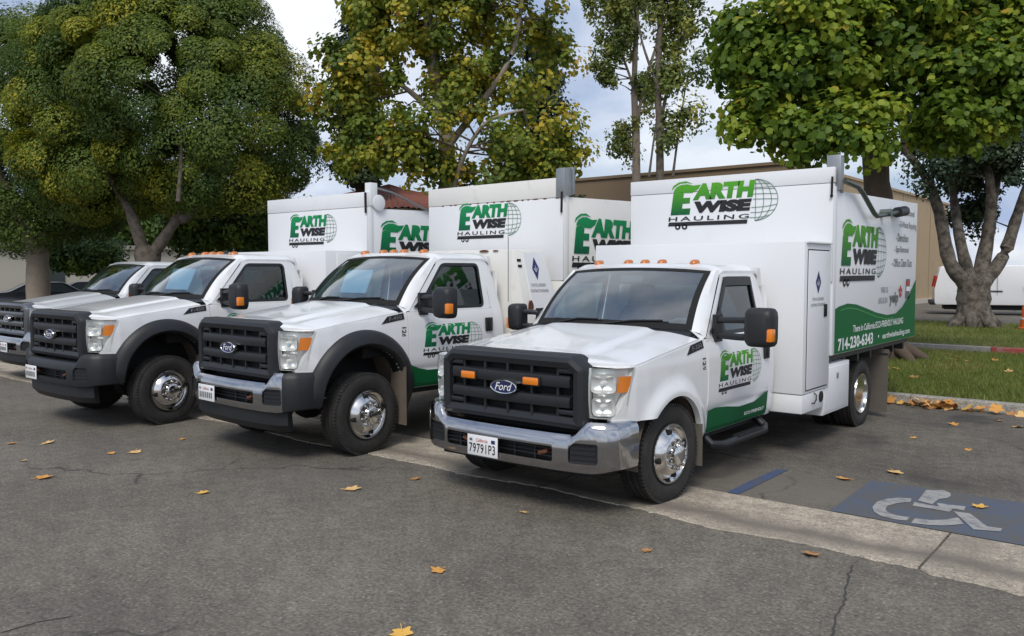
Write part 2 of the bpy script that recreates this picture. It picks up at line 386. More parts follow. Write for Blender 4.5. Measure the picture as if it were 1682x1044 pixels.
def build_cab(root, dz, P):
    """bonnet, wings, doors, roof, glass, lamps, grille, bumper, mirrors, inside"""
    paint = P.get('paint', white); flare = P.get('flare', False); AR = .51 if flare else .468; AZ = .455 if flare else .40
    # ---- wings
    ys = np.unique(np.r_[np.linspace(-.755, -AR, 16), -AR * np.cos(np.linspace(0, math.pi, 41)), np.linspace(AR, .592, 5)])
    def zb(y):
        a = AZ + math.sqrt(max(0, AR * AR - y * y)) if abs(y) <= AR else 0
        return max(a, .735) if y < 0 else (max(a, .45) if abs(y) < AR - .001 else .45)
    def zt(y): return float(np.interp(y, [-.755, -.70, -.57], [.77, .85, 1.145])) if y < -.57 else float(ztop(y)) - .012
    for mir in (False, True):
        G = []
        for y in ys:
            c = []
            z0, z1 = zb(y), zt(y)
            for t in np.linspace(0, 1, 15):
                z = z0 + (max(z1, z0 + .004) - z0) * t; r = math.hypot(y, z - AZ)
                bulge = (.045 if not flare else .02) * math.exp(-((r - AR - .02) / .085) ** 2) * sm((1.12 - z) / .2) * (1 if y > -.6 else sm((y + .78) / .18))
                c.append((XB(y, z) + bulge, y, z))
            G.append(c)
        fo = MB().grid(G).build('front_wing', paint, root, dz, mir, flange=(-.05, 0, 0), smooth=50)
        # arch liner
        b = MB(); A = np.linspace(-.15, math.pi + .15, 24)
        b.grid([[(x, -(AR + .02) * math.cos(a), AZ + (AR + .02) * math.sin(a)) for x in (.45, .955)] for a in A])
        b.build('arch_liner', dusty, root, dz, mir)
        if flare:
            b = MB(); A = np.linspace(-.10, math.pi + .42, 40); prof = [(-.01, -.10), (0, 0), (.0, .055), (.03, .085), (.09, .075), (.14, .045), (.165, .006), (.165, -.05)]
            G = []
            for a in A:
                row = []
                for dr, ox in prof:
                    r = AR + dr; y = -r * math.cos(a); z = AZ + r * math.sin(a)
                    if z > ztop(y) - .01: z = ztop(y) - .01
                    row.append((max(XB(max(y, -.60), min(z, 1.2)), .9) + ox, y, z))
                G.append(row)
            b.grid(G); b.build('wheel_flare', plastic, root, dz, mir, smooth=50)
        # vent badge on the wing beside the cowl
        d = Decal(); d.poly([(.06, .025), (.38, .025), (.38, .09), (.15, .09)], 0); d.text('F-350' if not flare else 'F-450', .17, .04, .35, .077, 1, bold=.01)
        if not mir:
            d.build('fender_badge', lambda u, v, k: (XB(.14 + u, 1.165 + v + .12 * (u - .2) * 1.0) + .004 + k, .14 + u + .03, 1.165 + v + .13 * (u - .2)), [ink, steel], root, dz)
            d = Decal(); d.text(P.get('num', '126'), 0, 0, .11, .06, 0, bold=.02)
            d.build('fleet_number', lambda u, v, k: (XB(.5, 1.1) + .0045, .50 + v, 1.13 - u), [ink], root, dz)
    # ---- bonnet
    G = []
    for v in np.linspace(0, 1, 30):
        row = []
        for u in np.linspace(-1, 1, 49):
            a = abs(u); yb = WS_B(u)[1] - .07 - .03 * a
            yf = -.83 + .27 * max(0, (a - .72) / .28) ** 1.6; y = yf + (yb - yf) * v
            xe = XB(y, ztop(y)) - .004; x = xe * u; ze = ztop(y) + .003
            cr = (.075 + .022 * v) * (1 - a ** 3.2); dome = .014 * sm((.60 - a) / .07) * sm((v + .1) / .4) - .006 * math.exp(-((a - .63) / .04) ** 2)
            nose = -.02 * (1 - sm(v / .07)) * (1 - a ** 4)
            row.append((x, y, ze + cr + dome + nose))
        G.append(row)
    MB().grid(G).build('bonnet', paint, root, dz, flange=(0, 0, -.03), smooth=30)
    b = MB()                                                            # black boxes under bonnet and cab, added to block light through the wheel wells
    b.box((0, -.12, .80), (1.16, 1.30, .62)); b.box((0, -.40, .98), (1.5, .60, .26)); b.box((0, .30, 1.0), (1.72, .44, .36)); b.box((0, 1.32, .50), (1.76, 1.5, .22))
    b.build('light_block', dark, root, dz)
    b = MB(); G = []                                                     # cowl
    for u in np.linspace(-1, 1, 21):
        p = WS_B(u); G.append([(p[0] * 1.06, p[1] - .12, p[2] - .035), (p[0] * 1.03, p[1] - .05, p[2] - .015), (p[0] * 1.01, p[1] + .01, p[2] - .002)])
    b.grid(G); b.build('cowl', plastic, root, dz)
    # ---- windscreen with black edge band, wipers
    def wsp(u, v, off=0):
        a, c = np.array(WS_B(u)), np.array(WS_T(u)); p = a + (c - a) * v; p = p + np.array([0, -.035 * math.sin(math.pi * v), .03 * math.sin(math.pi * v)]); return p + np.array([0, -.66, .75]) * off
    w = MB().grid([[wsp(u, v) for v in np.linspace(0, 1, 13)] for u in np.linspace(-1, 1, 25)]).build('windscreen', wglass, root, dz)
    b = MB()
    us, vs2 = np.linspace(-1, 1, 25), np.linspace(0, 1, 13)
    b.grid([[wsp(u, v, .003) for v in (0, .045, .085 )] for u in us]); b.grid([[wsp(u, v, .003) for v in (.94, .97, 1)] for u in us])
    for s_ in (-1, 1): b.grid([[wsp(s_ * (1 - e), v, .003) for e in (0, .03, .065)] for v in vs2])
    b.build('edge_band', seam, w, dz)
    for u0, u1, v1 in ((-.60, -.06, .075), (.02, .70, .10)):
        b = MB(); b.tube([wsp(u0, .005, .015), wsp((u0 + u1) / 2, .07, .02), wsp(u1, v1, .015)], .009, 6); b.tube([wsp(u0 - .1, .075, .008), wsp(u1 + .06, v1 - .01, .008)], .006, 6)
        b.build('wiper', plastic, w, dz)
    # ---- roof
    G = []
    for v in np.linspace(0, 1, 26):
        row = []
        for u in np.linspace(-1, 1, 41):
            a = abs(u); yf = WS_T(u)[1] + .004; y = yf + (2.06 - yf) * v; x = .823 * u
            z = 1.946 - .012 * a * a - .062 * max(0, (a - .80) / .20) ** 2 - .05 * (1 - sm(v / .13)) * (1 - .3 * a) - .05 * sm((v - .90) / .1)
            z -= .004 * math.exp(-((a - .42) / .05) ** 2) * sm(v / .3)
            row.append((x, y, z))
        G.append(row)
    MB().grid(G).build('roof', paint, root, dz, flange=(0, 0, -.03), smooth=40)
    # ---- pillars, cab rear corner, doors
    for mir in (False, True):
        b = MB()
        G = []
        for t in np.linspace(0, 1, 12):
            a = wsp(1, t); a = a + np.array([.004, 0, 0]); yo = .64 + (1.19 - .64) * t; zo = 1.292 + (1.87 - 1.292) * t; o_ = np.array([XB(yo, zo) - .002, yo, zo])
            m_ = (a + o_) / 2 + np.array([.012, -.012, .012]); G.append([a, m_, o_])
        b.grid(G)
        b.grid([[(XB(.592, z) if k == 0 else .84, y if k == 0 else .56, z if k == 0 else 1.36) for k in (0, 1)] for y, z in ((.592, 1.25), (.592, 1.29), (.64, 1.30))])
        b.build('windscreen_pillar', paint, root, dz, mir)
        b = MB()
        def rear(z): return float(np.interp(z, [.45, 1.0, 1.3, 1.6, 1.8, 1.9], [2.10, 2.12, 2.11, 2.08, 2.03, 1.96]))
        b.grid([[(XB(y, z) - .02 * t ** 4, y, z) for t in np.linspace(0, 1, 5) for y in [1.925 + (rear(z) - 1.925) * t - (.035 * sm((z - 1.3) / .55)) * (1 - t)]] for z in np.linspace(.45, 1.885, 24)])
        b.build('cab_corner', paint, root, dz, mir, flange=(-.03, 0, 0), smooth=45)
        # door: lower skin + window frame
        b = MB(); yd = np.linspace(.602, 1.915, 30)
        def skin(y, z): return XB(y, z) + .004 - .010 * math.exp(-((z - .66) / .035) ** 2) + .004 * sm((z - .66) / .1)
        b.grid([[(skin(y, z), y, z) for z in np.r_[np.linspace(.462, .60, 6), np.linspace(.62, .72, 8), np.linspace(.75, 1.285, 14)]] for y in yd])
        do = b.build('door', paint, root, dz, mir, flange=(-.03, 0, 0), smooth=40)
        n = 96
        outer = [(.635, 1.287), (1.915, 1.287), (1.89, 1.86), (1.205, 1.868)]
        # align both loops by start corner
        O = ring_pts([tuple(p) for p in outer], n); I = []
        cO = np.array([1.42, 1.57])
        W0 = np.array(WIN); ang = lambda p: math.atan2(p[1] - cO[1], (p[0] - cO[0]) * .5)
        Wd = np.array(ring_pts(WIN, 400)); wa = np.array([ang(p) for p in Wd])
        for p in O: I.append(Wd[np.argmin(np.abs(np.angle(np.exp(1j * (wa - ang(p))))))])
        I = np.array(I); b = MB()
        b.grid([[(XB(p[0], p[1]) + .004, p[0], p[1]) for p in L_] for L_ in (O, O * .5 + I * .5, I)], 0, cv=True)
        b.grid([[(XB(p[0], p[1]) + .004 - k, p[0], p[1]) for p in I] for k in (0, .035)], 1, cv=True)
        fr = b.build('door_frame', [paint, plastic], do, dz, mir, smooth=40)
        inn = np.array(offset_loop([tuple(p) for p in WIN], .006)); b = MB()
        b.grid([[(XB(p[0], p[1]) + .006, p[0], p[1]) for p in L_] for L_ in (np.array(offset_loop([tuple(p) for p in WIN], -.014)), np.array(WIN), np.array(offset_loop([tuple(p) for p in WIN], .02)))], 0, cv=True)
        b.build('window_seal', plastic, do, dz, mir)
        b = MB(); zs = np.linspace(1.308, 1.81, 8)
        def yl(z): return .775 + (1.235 - .775) * max(0, (z - 1.315) / .49)
        b.grid([[(XB(y, z) - .014, y, z) for y in np.linspace(yl(z), 1.825, 12)] for z in zs]); b.build('side_window', sglass, do, dz, mir)
        b = MB(); b.prism([(XB(.9, 1.3) + .006, .70, 1.335), (XB(.9, 1.3) + .006, 1.0, 1.335), (XB(1., 1.52) + .006, 1.0, 1.545)], (.012, 0, 0)); b.build('mirror_patch', plastic, do, dz, mir, fixn=True)
        if P.get('visor'):
            b = MB(); b.grid([[(XB(y, z) + .014, y, z) for y in (yl(z) - .02, yl(z) + .02, yl(z) + .055)] for z in np.linspace(1.40, 1.80, 9)]); b.grid([[(XB(y, z) + .015, y, z) for z in (1.735, 1.77, 1.815)] for y in np.linspace(1.20, 1.81, 9)]); b.build('rain_visor', plastic, do, dz, mir)
        b = MB(); b.box((1.012, 1.83, 1.10), (.03, .11, .16)); b.box((1.03, 1.83, 1.10), (.02, .035, .13)); b.build('door_handle', plastic, do, dz, mir, bevel=.008)
        # towing mirror
        if P.get('mirrors', True):
            b = MB(); mx_ = 1.22 if mir else 1.40; mk_ = .66 if mir else 1.0
            b.loft([[(mx_ + sx_ * w_ * mk_, yy, 1.395 + sz_ * h_ * (.5 + mk_ / 2)) for sx_, sz_ in rounded([(-1, -1), (1, -1), (1, 1), (-1, 1)], .45, 3)] for yy, w_, h_ in ((.655, .085, .12), (.675, .115, .15), (.72, .128, .165), (.80, .128, .165), (.815, .115, .15))])
            mo = b.build('wing_mirror', plastic, root, dz, mir, fixn=True, smooth=45)
            b = MB(); b.tube([(.955, .80, 1.44), (mx_ - .2, .75, 1.45), (mx_ - .04, .745, 1.45)], .027, 8); b.tube([(.96, .80, 1.31), (mx_ - .2, .75, 1.305), (mx_ - .04, .745, 1.305)], .030, 8); b.box((.975, .82, 1.37), (.04, .12, .24))
            b.build('mirror_arm', plastic, mo, dz, mir)
            b = MB(); b.box((mx_ + .105 * mk_, .70, 1.335), (.055 * mk_, .085, .11)); b.build('mirror_indicator', amber, mo, dz, mir, bevel=.012)
            b = MB(); b.box((mx_, .815, 1.395), (.2 * mk_, .006, .24)); b.build('mirror_glass', chrome, mo, dz, mir)
        elif not mir:
            b = MB(); b.box((1.13, .80, 1.38), (.20, .12, .17)); b.box((1.0, .82, 1.32), (.10, .06, .06)); b.build('wing_mirror', plastic, root, dz, bevel=.03)
        # ---- headlamp
        pth = [(.738, -.835), (.80, -.828), (.86, -.80), (.915, -.745), (.955, -.67), (.982, -.575)]
        pd = np.array(pth); dd = np.r_[0, np.cumsum(np.linalg.norm(np.diff(pd, axis=0), axis=1))]; dd /= dd[-1]
        def hp(s, z, off=0):
            x, y = np.interp(s, dd, pd[:, 0]), np.interp(s, dd, pd[:, 1]); k = .012 * (1 - ((z - .98) / .18) ** 2); return (x - .55 * off, y - k + .83 * off, z)
        smax = lambda z: .76 + .24 * (z - .77) / .378
        b = MB(); b.grid([[hp(s * smax(z), z, .07 if .05 < s < .95 and (.79 < z < 1.13) else .008) for s in np.linspace(0, 1, 22)] for z in np.linspace(.77, 1.148, 18)])
        hl = b.build('headlamp', reflector, root, dz, mir, smooth=20)
        for s_, z_, w_, h_ in ((.30, 1.035, .25, .072), (.30, .862, .25, .072)):
            b = MB(); lev = [(1.0, .004), (.93, .03), (.7, .052), (.35, .064), (.06, .068)]
            b.grid([[hp(s_ + w_ * k * q[0] * (1 if z_ > .95 else .92), z_ + h_ * k * q[1], of) for q in rounded([(-1, -1), (1, -1), (1, 1), (-1, 1)], .5, 4)] for k, of in lev], 0, cv=True); b.build('reflector_bowl', reflector, hl, dz, mir, smooth=45)
            q = hp(s_, z_, .05); b = MB(); b.lathe([(.001, -.03), (.016, -.025), (.02, 0), (.02, .03)], c=q, n=10, axis='y'); b.build('lamp_bulb', inkwhite, hl, dz, mir)
        b = MB(); b.grid([[hp(s * smax(z), z, .010) for s in np.linspace(.64, .99, 6)] for z in np.linspace(.965, 1.085, 6)]); b.build('indicator', amber, hl, dz, mir)
        b = MB(); b.grid([[hp(s * smax(z), z) for s in np.linspace(0, 1, 16)] for z in np.linspace(.77, 1.148, 8)]); b.build('lamp_lens', lensg, hl, dz, mir)
    # ---- cab back and inside
    b = MB(); b.grid([[(x, 2.10 - .0 - .10 * sm((z - 1.5) / .4), z) for x in np.linspace(-.93, .93, 3)] for z in (.46, 1.3)]); b.grid([[(x, float(np.interp(z, [1.68, 1.9], [2.06, 2.0])), z) for x in (-.86, .86)] for z in (1.72, 1.9)])
    for s_ in (-1, 1): b.grid([[(x, 2.09, z) for x in (s_ * .70, s_ * .90)] for z in (1.3, 1.73)])
    b.build('cab_back', paint, root, dz)
    b = MB(); b.grid([[(x, 2.085, z) for x in (-.70, .70)] for z in (1.3, 1.73)]); b.build('rear_window', sglass, root, dz)
    b = MB()
    b.loft([[(x, .62, 1.31), (x, .80, 1.335), (x, .98, 1.27), (x, 1.02, 1.05), (x, .62, 1.0)] for x in (-.86, .86)])
    b.build('dashboard', dashm, root, dz, bevel=.02, fixn=True)
    for x in (-.40, .42):
        b = MB()
        b.loft([[(x + sx_ * w_, y + sz_ * h_ * .05, z + sz_ * 0) for sx_, sz_ in ((-1, -1), (1, -1), (1, 1), (-1, 1))] for y, z, w_, h_ in ((1.70, .75, .26, 1.8), (1.76, 1.05, .27, 1.8), (1.84, 1.38, .25, 1.5), (1.87, 1.50, .18, 1.2))])
        b.box((x, 1.50, .78), (.54, .52, .16))
        se = b.build('seat', seatm, root, dz, bevel=.03, fixn=True)
        b = MB(); b.box((x, 1.87, 1.625), (.30, .10, .20)); b.build('headrest', seatm, se, dz, bevel=.045)
    b = MB(); c0 = Vector((.42, 1.12, 1.24)); rot = Matrix.Rotation(R(-28), 3, 'X')
    b.tube([tuple(c0 + rot @ Vector((.19 * math.cos(t), 0, .19 * math.sin(t)))) for t in np.linspace(0, 2 * math.pi, 25)], .015, 6); b.tube([tuple(c0), (.42, .95, 1.15)], .03, 8)
    for t in (0, math.pi, -math.pi / 2): b.tube([tuple(c0), tuple(c0 + rot @ Vector((.19 * math.cos(t), 0, .19 * math.sin(t))))], .016, 6)
    b.build('steering_wheel', dashm, root, dz)
    b = MB(); b.box((-.02, 1.02, 1.79), (.24, .03, .07)); b.tube([(-.02, 1.06, 1.86), (-.02, 1.03, 1.80)], .01, 6); b.build('rear_view_mirror', dashm, root, dz, bevel=.01)
    for x in P.get('cards', ()):
        b = MB(); b.box((x[0], x[1], x[2]), (x[3], .01, x[4]), 0, Matrix.Rotation(R(-25), 3, 'X')); b.build('sun_card', visor, root, dz)
    # ---- roof marker lamps
    if P.get('markers', True):
        for x in (-.538, -.19, 0, .19, .538):
            zz = 1.944 - .012 * (x / .823) ** 2; b = MB()
            b.loft([[(x + .045 * k * math.cos(t), 1.235 + .06 * k * math.sin(t) + j, zz + hh) for t in np.linspace(0, 2 * math.pi, 12, endpoint=False)] for k, hh, j in ((1.0, -.02, 0), (1.0, .008, 0), (.85, .028, .008), (.45, .038, .014), (.1, .039, .016))])
            b.build('marker_lamp', amberdk, root, dz, smooth=60)
    # ---- grille
    gm = P.get('grille', greyplast)
    bow = lambda x: .045 * (1 - (x / .72) ** 2)
    out0 = rounded([(-.735, .665), (.735, .665), (.735, 1.15), (.62, 1.238), (-.62, 1.238), (-.735, 1.15)], .035, 3)
    loops = [(out0, -.72), (out0, -.835), (offset_loop(out0, .02), -.885), (offset_loop(out0, .055), -.90), (offset_loop(out0, .10), -.885), (offset_loop(out0, .112), -.84)]
    b = MB(); b.grid([[(x, yy - bow(x), z) for x, z in lp] for lp, yy in loops], 0, cv=True)
    gr = b.build('grille_surround', gm, root, dz, smooth=32)
    b = MB(); b.grid([[(x, -.80 - bow(x), z) for x in np.linspace(-.66, .66, 9)] for z in (.74, 1.17)]); b.build('grille_backing', seam, gr, dz)
    for z0, z1 in ((.825, .928), (.978, 1.086)):
        b = MB(); b.loft([[(x, -.815 - bow(x), z0), (x, -.875 - bow(x), z0 + .012), (x, -.885 - bow(x), (z0 + z1) / 2), (x, -.875 - bow(x), z1 - .012), (x, -.815 - bow(x), z1)] for x in np.linspace(-.60, .60, 11)]); b.build('grille_bar', gm, gr, dz, smooth=40)
    for x in (-.48, -.24, 0, .24, .48):
        b = MB(); b.box((x, -.835 - bow(x), .955), (.022, .04, .43)); b.build('grille_rib', gm, gr, dz)
    for s_ in (-1, 1):
        for z in (.80, 1.115):
            b = MB(); b.box((s_ * .56, -.85 - bow(.5), z), (.15, .03, .04)); b.build('grille_tab', gm, gr, dz, bevel=.01)
    for x in P.get('ambers', ()):
        b = MB(); b.box((x, -.892 - bow(x), 1.02), (.155, .03, .062)); b.build('grille_lamp', amber, gr, dz, bevel=.013)
        b = MB(); b.box((x, -.885 - bow(x), 1.02), (.175, .03, .08)); b.build('lamp_bezel', plastic, gr, dz, bevel=.013)
    yE = -.948
    b = MB()
    E = lambda k, y: [(.135 * k * math.cos(t), y, .955 + .056 * (1 - (1 - k) * 2.2) * math.sin(t)) for t in np.linspace(0, 2 * math.pi, 40, endpoint=False)]
    b.loft([E(1, yE + .03), E(1, yE - .004), E(.97, yE - .010), E(.93, yE - .008), E(.90, yE - .003)]); em = b.build('emblem_ring', chrome, gr, dz, smooth=30)
    d = Decal(); d.disc((0, 0), .127, 0, 36, .049); d.text('Ford', -.085, -.028, .07, .034, 1, slant=.35, bold=.006)
    d.build('emblem', lambda u, v, k: (u, yE - .006 - k * 3, .955 + v), [blueoval, inkwhite], gr, dz)
    # ---- bumper
    bm_, ends = P.get('bumper', (bumperm, None))
    bp = np.array([(-1.0, -.56), (-.995, -.68), (-.965, -.79), (-.90, -.865), (-.80, -.915), (-.70, -.945), (-.5, -.97), (-.25, -.985), (0, -.99)]); bp = np.r_[bp, (bp[:-1] * [-1, 1])[::-1]]
    tt = np.r_[0, np.cumsum(np.linalg.norm(np.diff(bp, axis=0), axis=1))]; T = np.linspace(0, tt[-1], 81); bx_, by_ = np.interp(T, tt, bp[:, 0]), np.interp(T, tt, bp[:, 1])
    secs = []; mi_ = []
    for i in range(81):
        d_ = np.array([bx_[min(i + 1, 80)] - bx_[max(i - 1, 0)], by_[min(i + 1, 80)] - by_[max(i - 1, 0)]]); d_ /= np.linalg.norm(d_); nn = np.array([d_[1], -d_[0]])
        a = abs(bx_[i]); zt_ = .650 + .105 * sm((a - .64) / .14); zl = .36 + .03 * sm((a - .80) / .2)
        mz_ = (zl + zt_) / 2
        prof = [(-.03, zl), (-.004, zl + .012), (.004, zl + .05), (.008, mz_), (.004, zt_ - .06), (-.012, zt_ - .028), (-.035, zt_ - .006), (-.09, zt_), (-.10, zt_ - .015), (-.05, mz_), (-.04, zl + .03)]
        secs.append([(bx_[i] + nn[0] * o_, by_[i] + nn[1] * o_, z) for o_, z in prof])
    B = MB(); B.loft(secs)
    bo = B.build('bumper', [bm_] + ([ends] if ends else []), root, dz, fixn=True, smooth=35)
    cut = MB()
    cut.prism([(x, -1.2, z) for x, z in rounded([(-.60, .435), (.50, .435), (.50, .548), (-.60, .548)], .02, 2)], (0, .30, 0))
    for s_ in (-1, 1):
        pg = rounded([(.635 * s_, .44), (.855 * s_, .44), (.855 * s_, .595), (.685 * s_, .595), (.635 * s_, .555)], .018, 2)
        cut.prism([(x, -1.2, z) for x, z in pg], (0, .33, 0))
    co = cut.build('cutter', bm_, None, dz, fixn=True, smooth=0)
    md = bo.modifiers.new('cut', 'BOOLEAN'); md.object = co; md.operation = 'DIFFERENCE'; md.solver = 'EXACT'
    co.matrix_world = root.matrix_world if False else co.matrix_world
    svl, svr = root.location.copy(), root.rotation_euler.copy(); root.location = (0, 0, 0); root.rotation_euler = (0, 0, 0)
    bpy.context.view_layer.update(); dg = bpy.context.evaluated_depsgraph_get()
    nm = bpy.data.meshes.new_from_object(bo.evaluated_get(dg)); bo.modifiers.clear(); old = bo.data; bo.data = nm; nm.name = 'bumper'
    bpy.data.objects.remove(co); root.location = svl; root.rotation_euler = svr
    nm.polygons.foreach_set('use_smooth', [True] * len(nm.polygons)); nm.set_sharp_from_angle(angle=R(35))
    if ends:
        ix = [1 if abs(p.center.x) > .86 else 0 for p in nm.polygons]; nm.polygons.foreach_set('material_index', ix)
    b = MB(); b.box((-.05, -.80, .49), (1.25, .20, .20)); b.build('bumper_backing', dark, bo, dz)
    b = MB()
    for z in (.46, .49, .52): b.box((-.05, -.925, z), (1.12, .012, .008))
    for x in (-.48, -.4, .1, .3): b.box((x, -.92, .49), (.012, .02, .11))
    b.build('intake_mesh', plastic, bo, dz)
    for s_ in (-1, 1):
        b = MB(); rz = Matrix.Rotation(s_ * R(17), 3, 'Z')
        b.box((.745 * s_, -.895, .518), (.23, .03, .16), 0, rz)
        for z in (.475, .515, .555): b.box((.745 * s_, -.912, z), (.19, .014, .018), 0, rz)
        b.build('bumper_pad', plastic, bo, dz)
        b = MB(); b.tube([(s_ * .36, -.86, .47), (s_ * .36, -.945, .48), (s_ * .42, -.945, .50), (s_ * .42, -.86, .50)], .017, 8); b.build('tow_hook', rust, bo, dz)
    px_ = P.get('plate_x', -.17)
    b = MB(); b.box((px_, -1.008, .468), (.318, .008, .165)); pl = b.build('licence_plate', platew, bo, dz, bevel=.003)
    d = Decal()
    if P.get('plate'):
        d.text(P['plate'], .02, .022, .295, .098, 0, bold=.012, space=1.1)
    else:
        for k in range(7): d.poly([(.03 + k * .038, .03), (.05 + k * .038, .03), (.05 + k * .038, .09), (.03 + k * .038, .09)], 3)
    d.text('California', .09, .112, .215, .140, 1, slant=.2); d.poly([(.255, .112), (.295, .112), (.295, .14), (.255, .14)], 2); d.poly([(.025, .116), (.055, .116), (.055, .136), (.025, .136)], 3)
    d.build('plate_print', lambda u, v, k: (px_ - .159 + u, -1.0135 - k, .386 + v), [ink, inkred, inkblue, inkgrey], bo, dz)
    if P.get('airdam'):
        secs = []
        for i in range(10, 71):
            x, y = bx_[i] * .93, by_[i] + .03; secs.append([(x, y, .40), (x, y + .005, .24), (x * .97, y + .06, .17), (x * .95, y + .09, .17), (x, y + .05, .40)])
        MB().loft(secs).build('air_dam', plastic, bo, dz, fixn=True)
    else:
        b = MB(); b.box((0, -.70, .36), (1.5, .3, .08)); b.build('skid_panel', dark, bo, dz)

def door_graphics(root, dz, P):
    do = [c for c in root.children if c.name.startswith('door') and len(c.children) and not c.name.startswith('door_')][0]
    mp = lambda y0, z0, sy, sz: (lambda u, v, k: (XB(y0 + u * sy, z0 + v * sz) + .0085 + k, y0 + u * sy, z0 + v * sz))
    d = logo_decal(); d.build('door_logo', mp(.79, .775, .92, .82), [P['green'], ink, globeink, inkwhite], do, dz, fine=.05)
    d = Decal(); n = 40; top = P['swoosh']
    V = []; F = []
    for i in range(n + 1):
        t = i / n; zt_ = float(np.interp(t, *top)); zt_ = zt_
        for j in range(6): V.append((t, j / 5 * (zt_ - .466)))
    for i in range(n):
        for j in range(5): F.append((i * 6 + j, (i + 1) * 6 + j, (i + 1) * 6 + j + 1, i * 6 + j + 1))
    d.add(V, F, 0); d.text('ECO-FRIENDLY', .60, .055, .95, .085, 1, bold=.02)
    y0 = P.get('sw0', .604)
    d.build('door_swoosh', lambda u, v, k: (XB(y0 + u * (1.913 - y0), .466 + v) + .0085 + k, y0 + u * (1.913 - y0), .466 + v), [green_s, inkwhite], do, dz, fine=.06)

def running_gear(root, dz, P):
    wb = P['wb']; Rw = P.get('R', .402); w = .245
    fx = P.get('fx', .862)
    for mir in (False, True):
        wheel(root, fx, 0, Rw, w, mir, steer=P.get('steer', 0))
        if P.get('dual', True):
            wheel(root, 1.035, wb, Rw, w, mir, dish=True); wheel(root, .765, wb, Rw, w, mir, dish=True)
        else: wheel(root, .88, wb, Rw, w, mir)
    b = MB()
    for s_ in (-1, 1): b.box((s_ * .43, wb / 2 + .55, .66), (.09, wb + 2.0, .20))
    for y in (-.5, .9, 1.9, 2.9, wb + .9): b.box((0, y, .66), (.84, .1, .14))
    b.tube([(0, 1.2, .55), (0, wb, .45)], .045, 8); b.build('chassis_frame', dark, root, 0)
    for y in (0, wb):
        b = MB(); b.tube([(-fx, y, Rw), (fx, y, Rw)], .055, 10); b.lathe([(.001, -.16), (.15, -.1), (.17, 0), (.15, .1), (.001, .16)], c=(0, y, Rw), n=14)
        b.tube([(-.55, y, Rw), (-.55, y + .02, Rw + .35)], .04, 8); b.tube([(.55, y, Rw), (.55, y + .02, Rw + .35)], .04, 8); b.build('axle', dark, root, 0)
    for s_ in (-1, 1):
        fl = P.get('flap', (.93, .44, .22, .58, .20))
        b = MB(); b.box((s_ * fl[0], fl[1], (fl[2] + fl[3]) / 2), (fl[4], .014, fl[3] - fl[2])); b.build('front_mudflap', P.get('flapmat', flapm), root, 0)
        b = MB(); b.box((s_ * .93, wb + .78, .47), (.62, .014, .80)); b.box((s_ * .93, wb + .765, .85), (.64, .03, .05)); b.build('rear_mudflap', flapm, root, 0)

def dump_body(root, P, front=3.0):
    """tall tipper body behind the cab: front wall, sides, tailgate, floor, tarp gear"""
    m = P['box']; HW = 1.235; y0, y1 = front, P['y1']; z0 = .965; ztf, zts = P['ztf'], P['zts']; zsm = P['zseam']
    b = MB(); b.box((0, y0 + .03, (1.75 + zsm - .006) / 2), (2 * HW, .06, zsm - .006 - 1.75)); fw_ = b.build('front_wall', m, root, bevel=.006)
    b = MB(); b.box((0, y0 + .034, (.97 + 1.744) / 2), (2 * HW - .02, .05, 1.744 - .97)); b.build('front_wall_base', m, root, bevel=.004)
    b = MB(); b.box((0, y0 + .03, (zsm + ztf) / 2), (2 * HW + .012, .06, ztf - zsm)); b.build('top_board', m, root, bevel=.006)
    b = MB(); b.box((0, y0 + .05, zsm - .003), (2 * HW - .02, .03, .02)); b.build('board_gap', seam, root)
    for s_ in (-1, 1):
        b = MB(); x = s_ * (HW - .03)
        b.loft([[(x - .025, y, zb_), (x + .025, y, zb_), (x + .025, y, zt_), (x - .025, y, zt_)] for y, zb_, zt_ in ((y0 + .085, z0, zts), (y1, z0, zts + .07))])
        sw = b.build('side_wall', m, root, fixn=True, bevel=.004)
        b = MB(); b.box((s_ * (HW - .026), y0 + .075, (z0 + zts + .04) / 2), (.06, .09, zts - z0 + .04)); b.build('corner_post', m, root, bevel=.008)
        if s_ == 1: side = sw
    b = MB(); b.box((0, (y0 + y1) / 2, z0 - .04), (2 * HW - .16, y1 - y0 - .05, .07)); b.build('body_floor', darksteel, root)
    for y in np.arange(y0 + .3, y1, .5):
        b = MB(); b.box((0, y, z0 - .12), (2 * HW - .2, .06, .10)); b.build('cross_member', darksteel, root)
    b = MB(); b.box((0, y1 - .02, (z0 + zts) / 2), (2 * HW - .13, .05, zts - z0 - .06))
    for x in (-.7, 0, .7): b.box((x, y1 + .02, (z0 + zts) / 2), (.08, .05, zts - z0 - .12))
    b.build('tailgate', m, root, bevel=.004)
    # logo prints
    lw = P['flogo']; d = logo_decal()
    d.build('front_logo', lambda u, v, k: (lw[0] + u * lw[2], y0 - .004 - k, lw[1] + v * lw[3]), [P['green'], ink, globeink, inkwhite], fw_)
    sl = P['slogo']; d = logo_decal()
    d.build('side_logo', lambda u, v, k: (HW + .001 + k, sl[0] + u * sl[2], sl[1] + v * sl[3]), [P['green'], ink, globeink, inkwhite], side)
    return fw_, side

# ------------------------------------------------------------------ the parked trucks
def latch(root, x, y, z, w=.05, h=.10, name='latch', parent=None):
    b = MB(); b.box((x, y, z), (.014, w, h)); b.box((x + .008, y, z), (.012, w * .5, h * .5)); return b.build(name, seam, parent or root, bevel=.003)

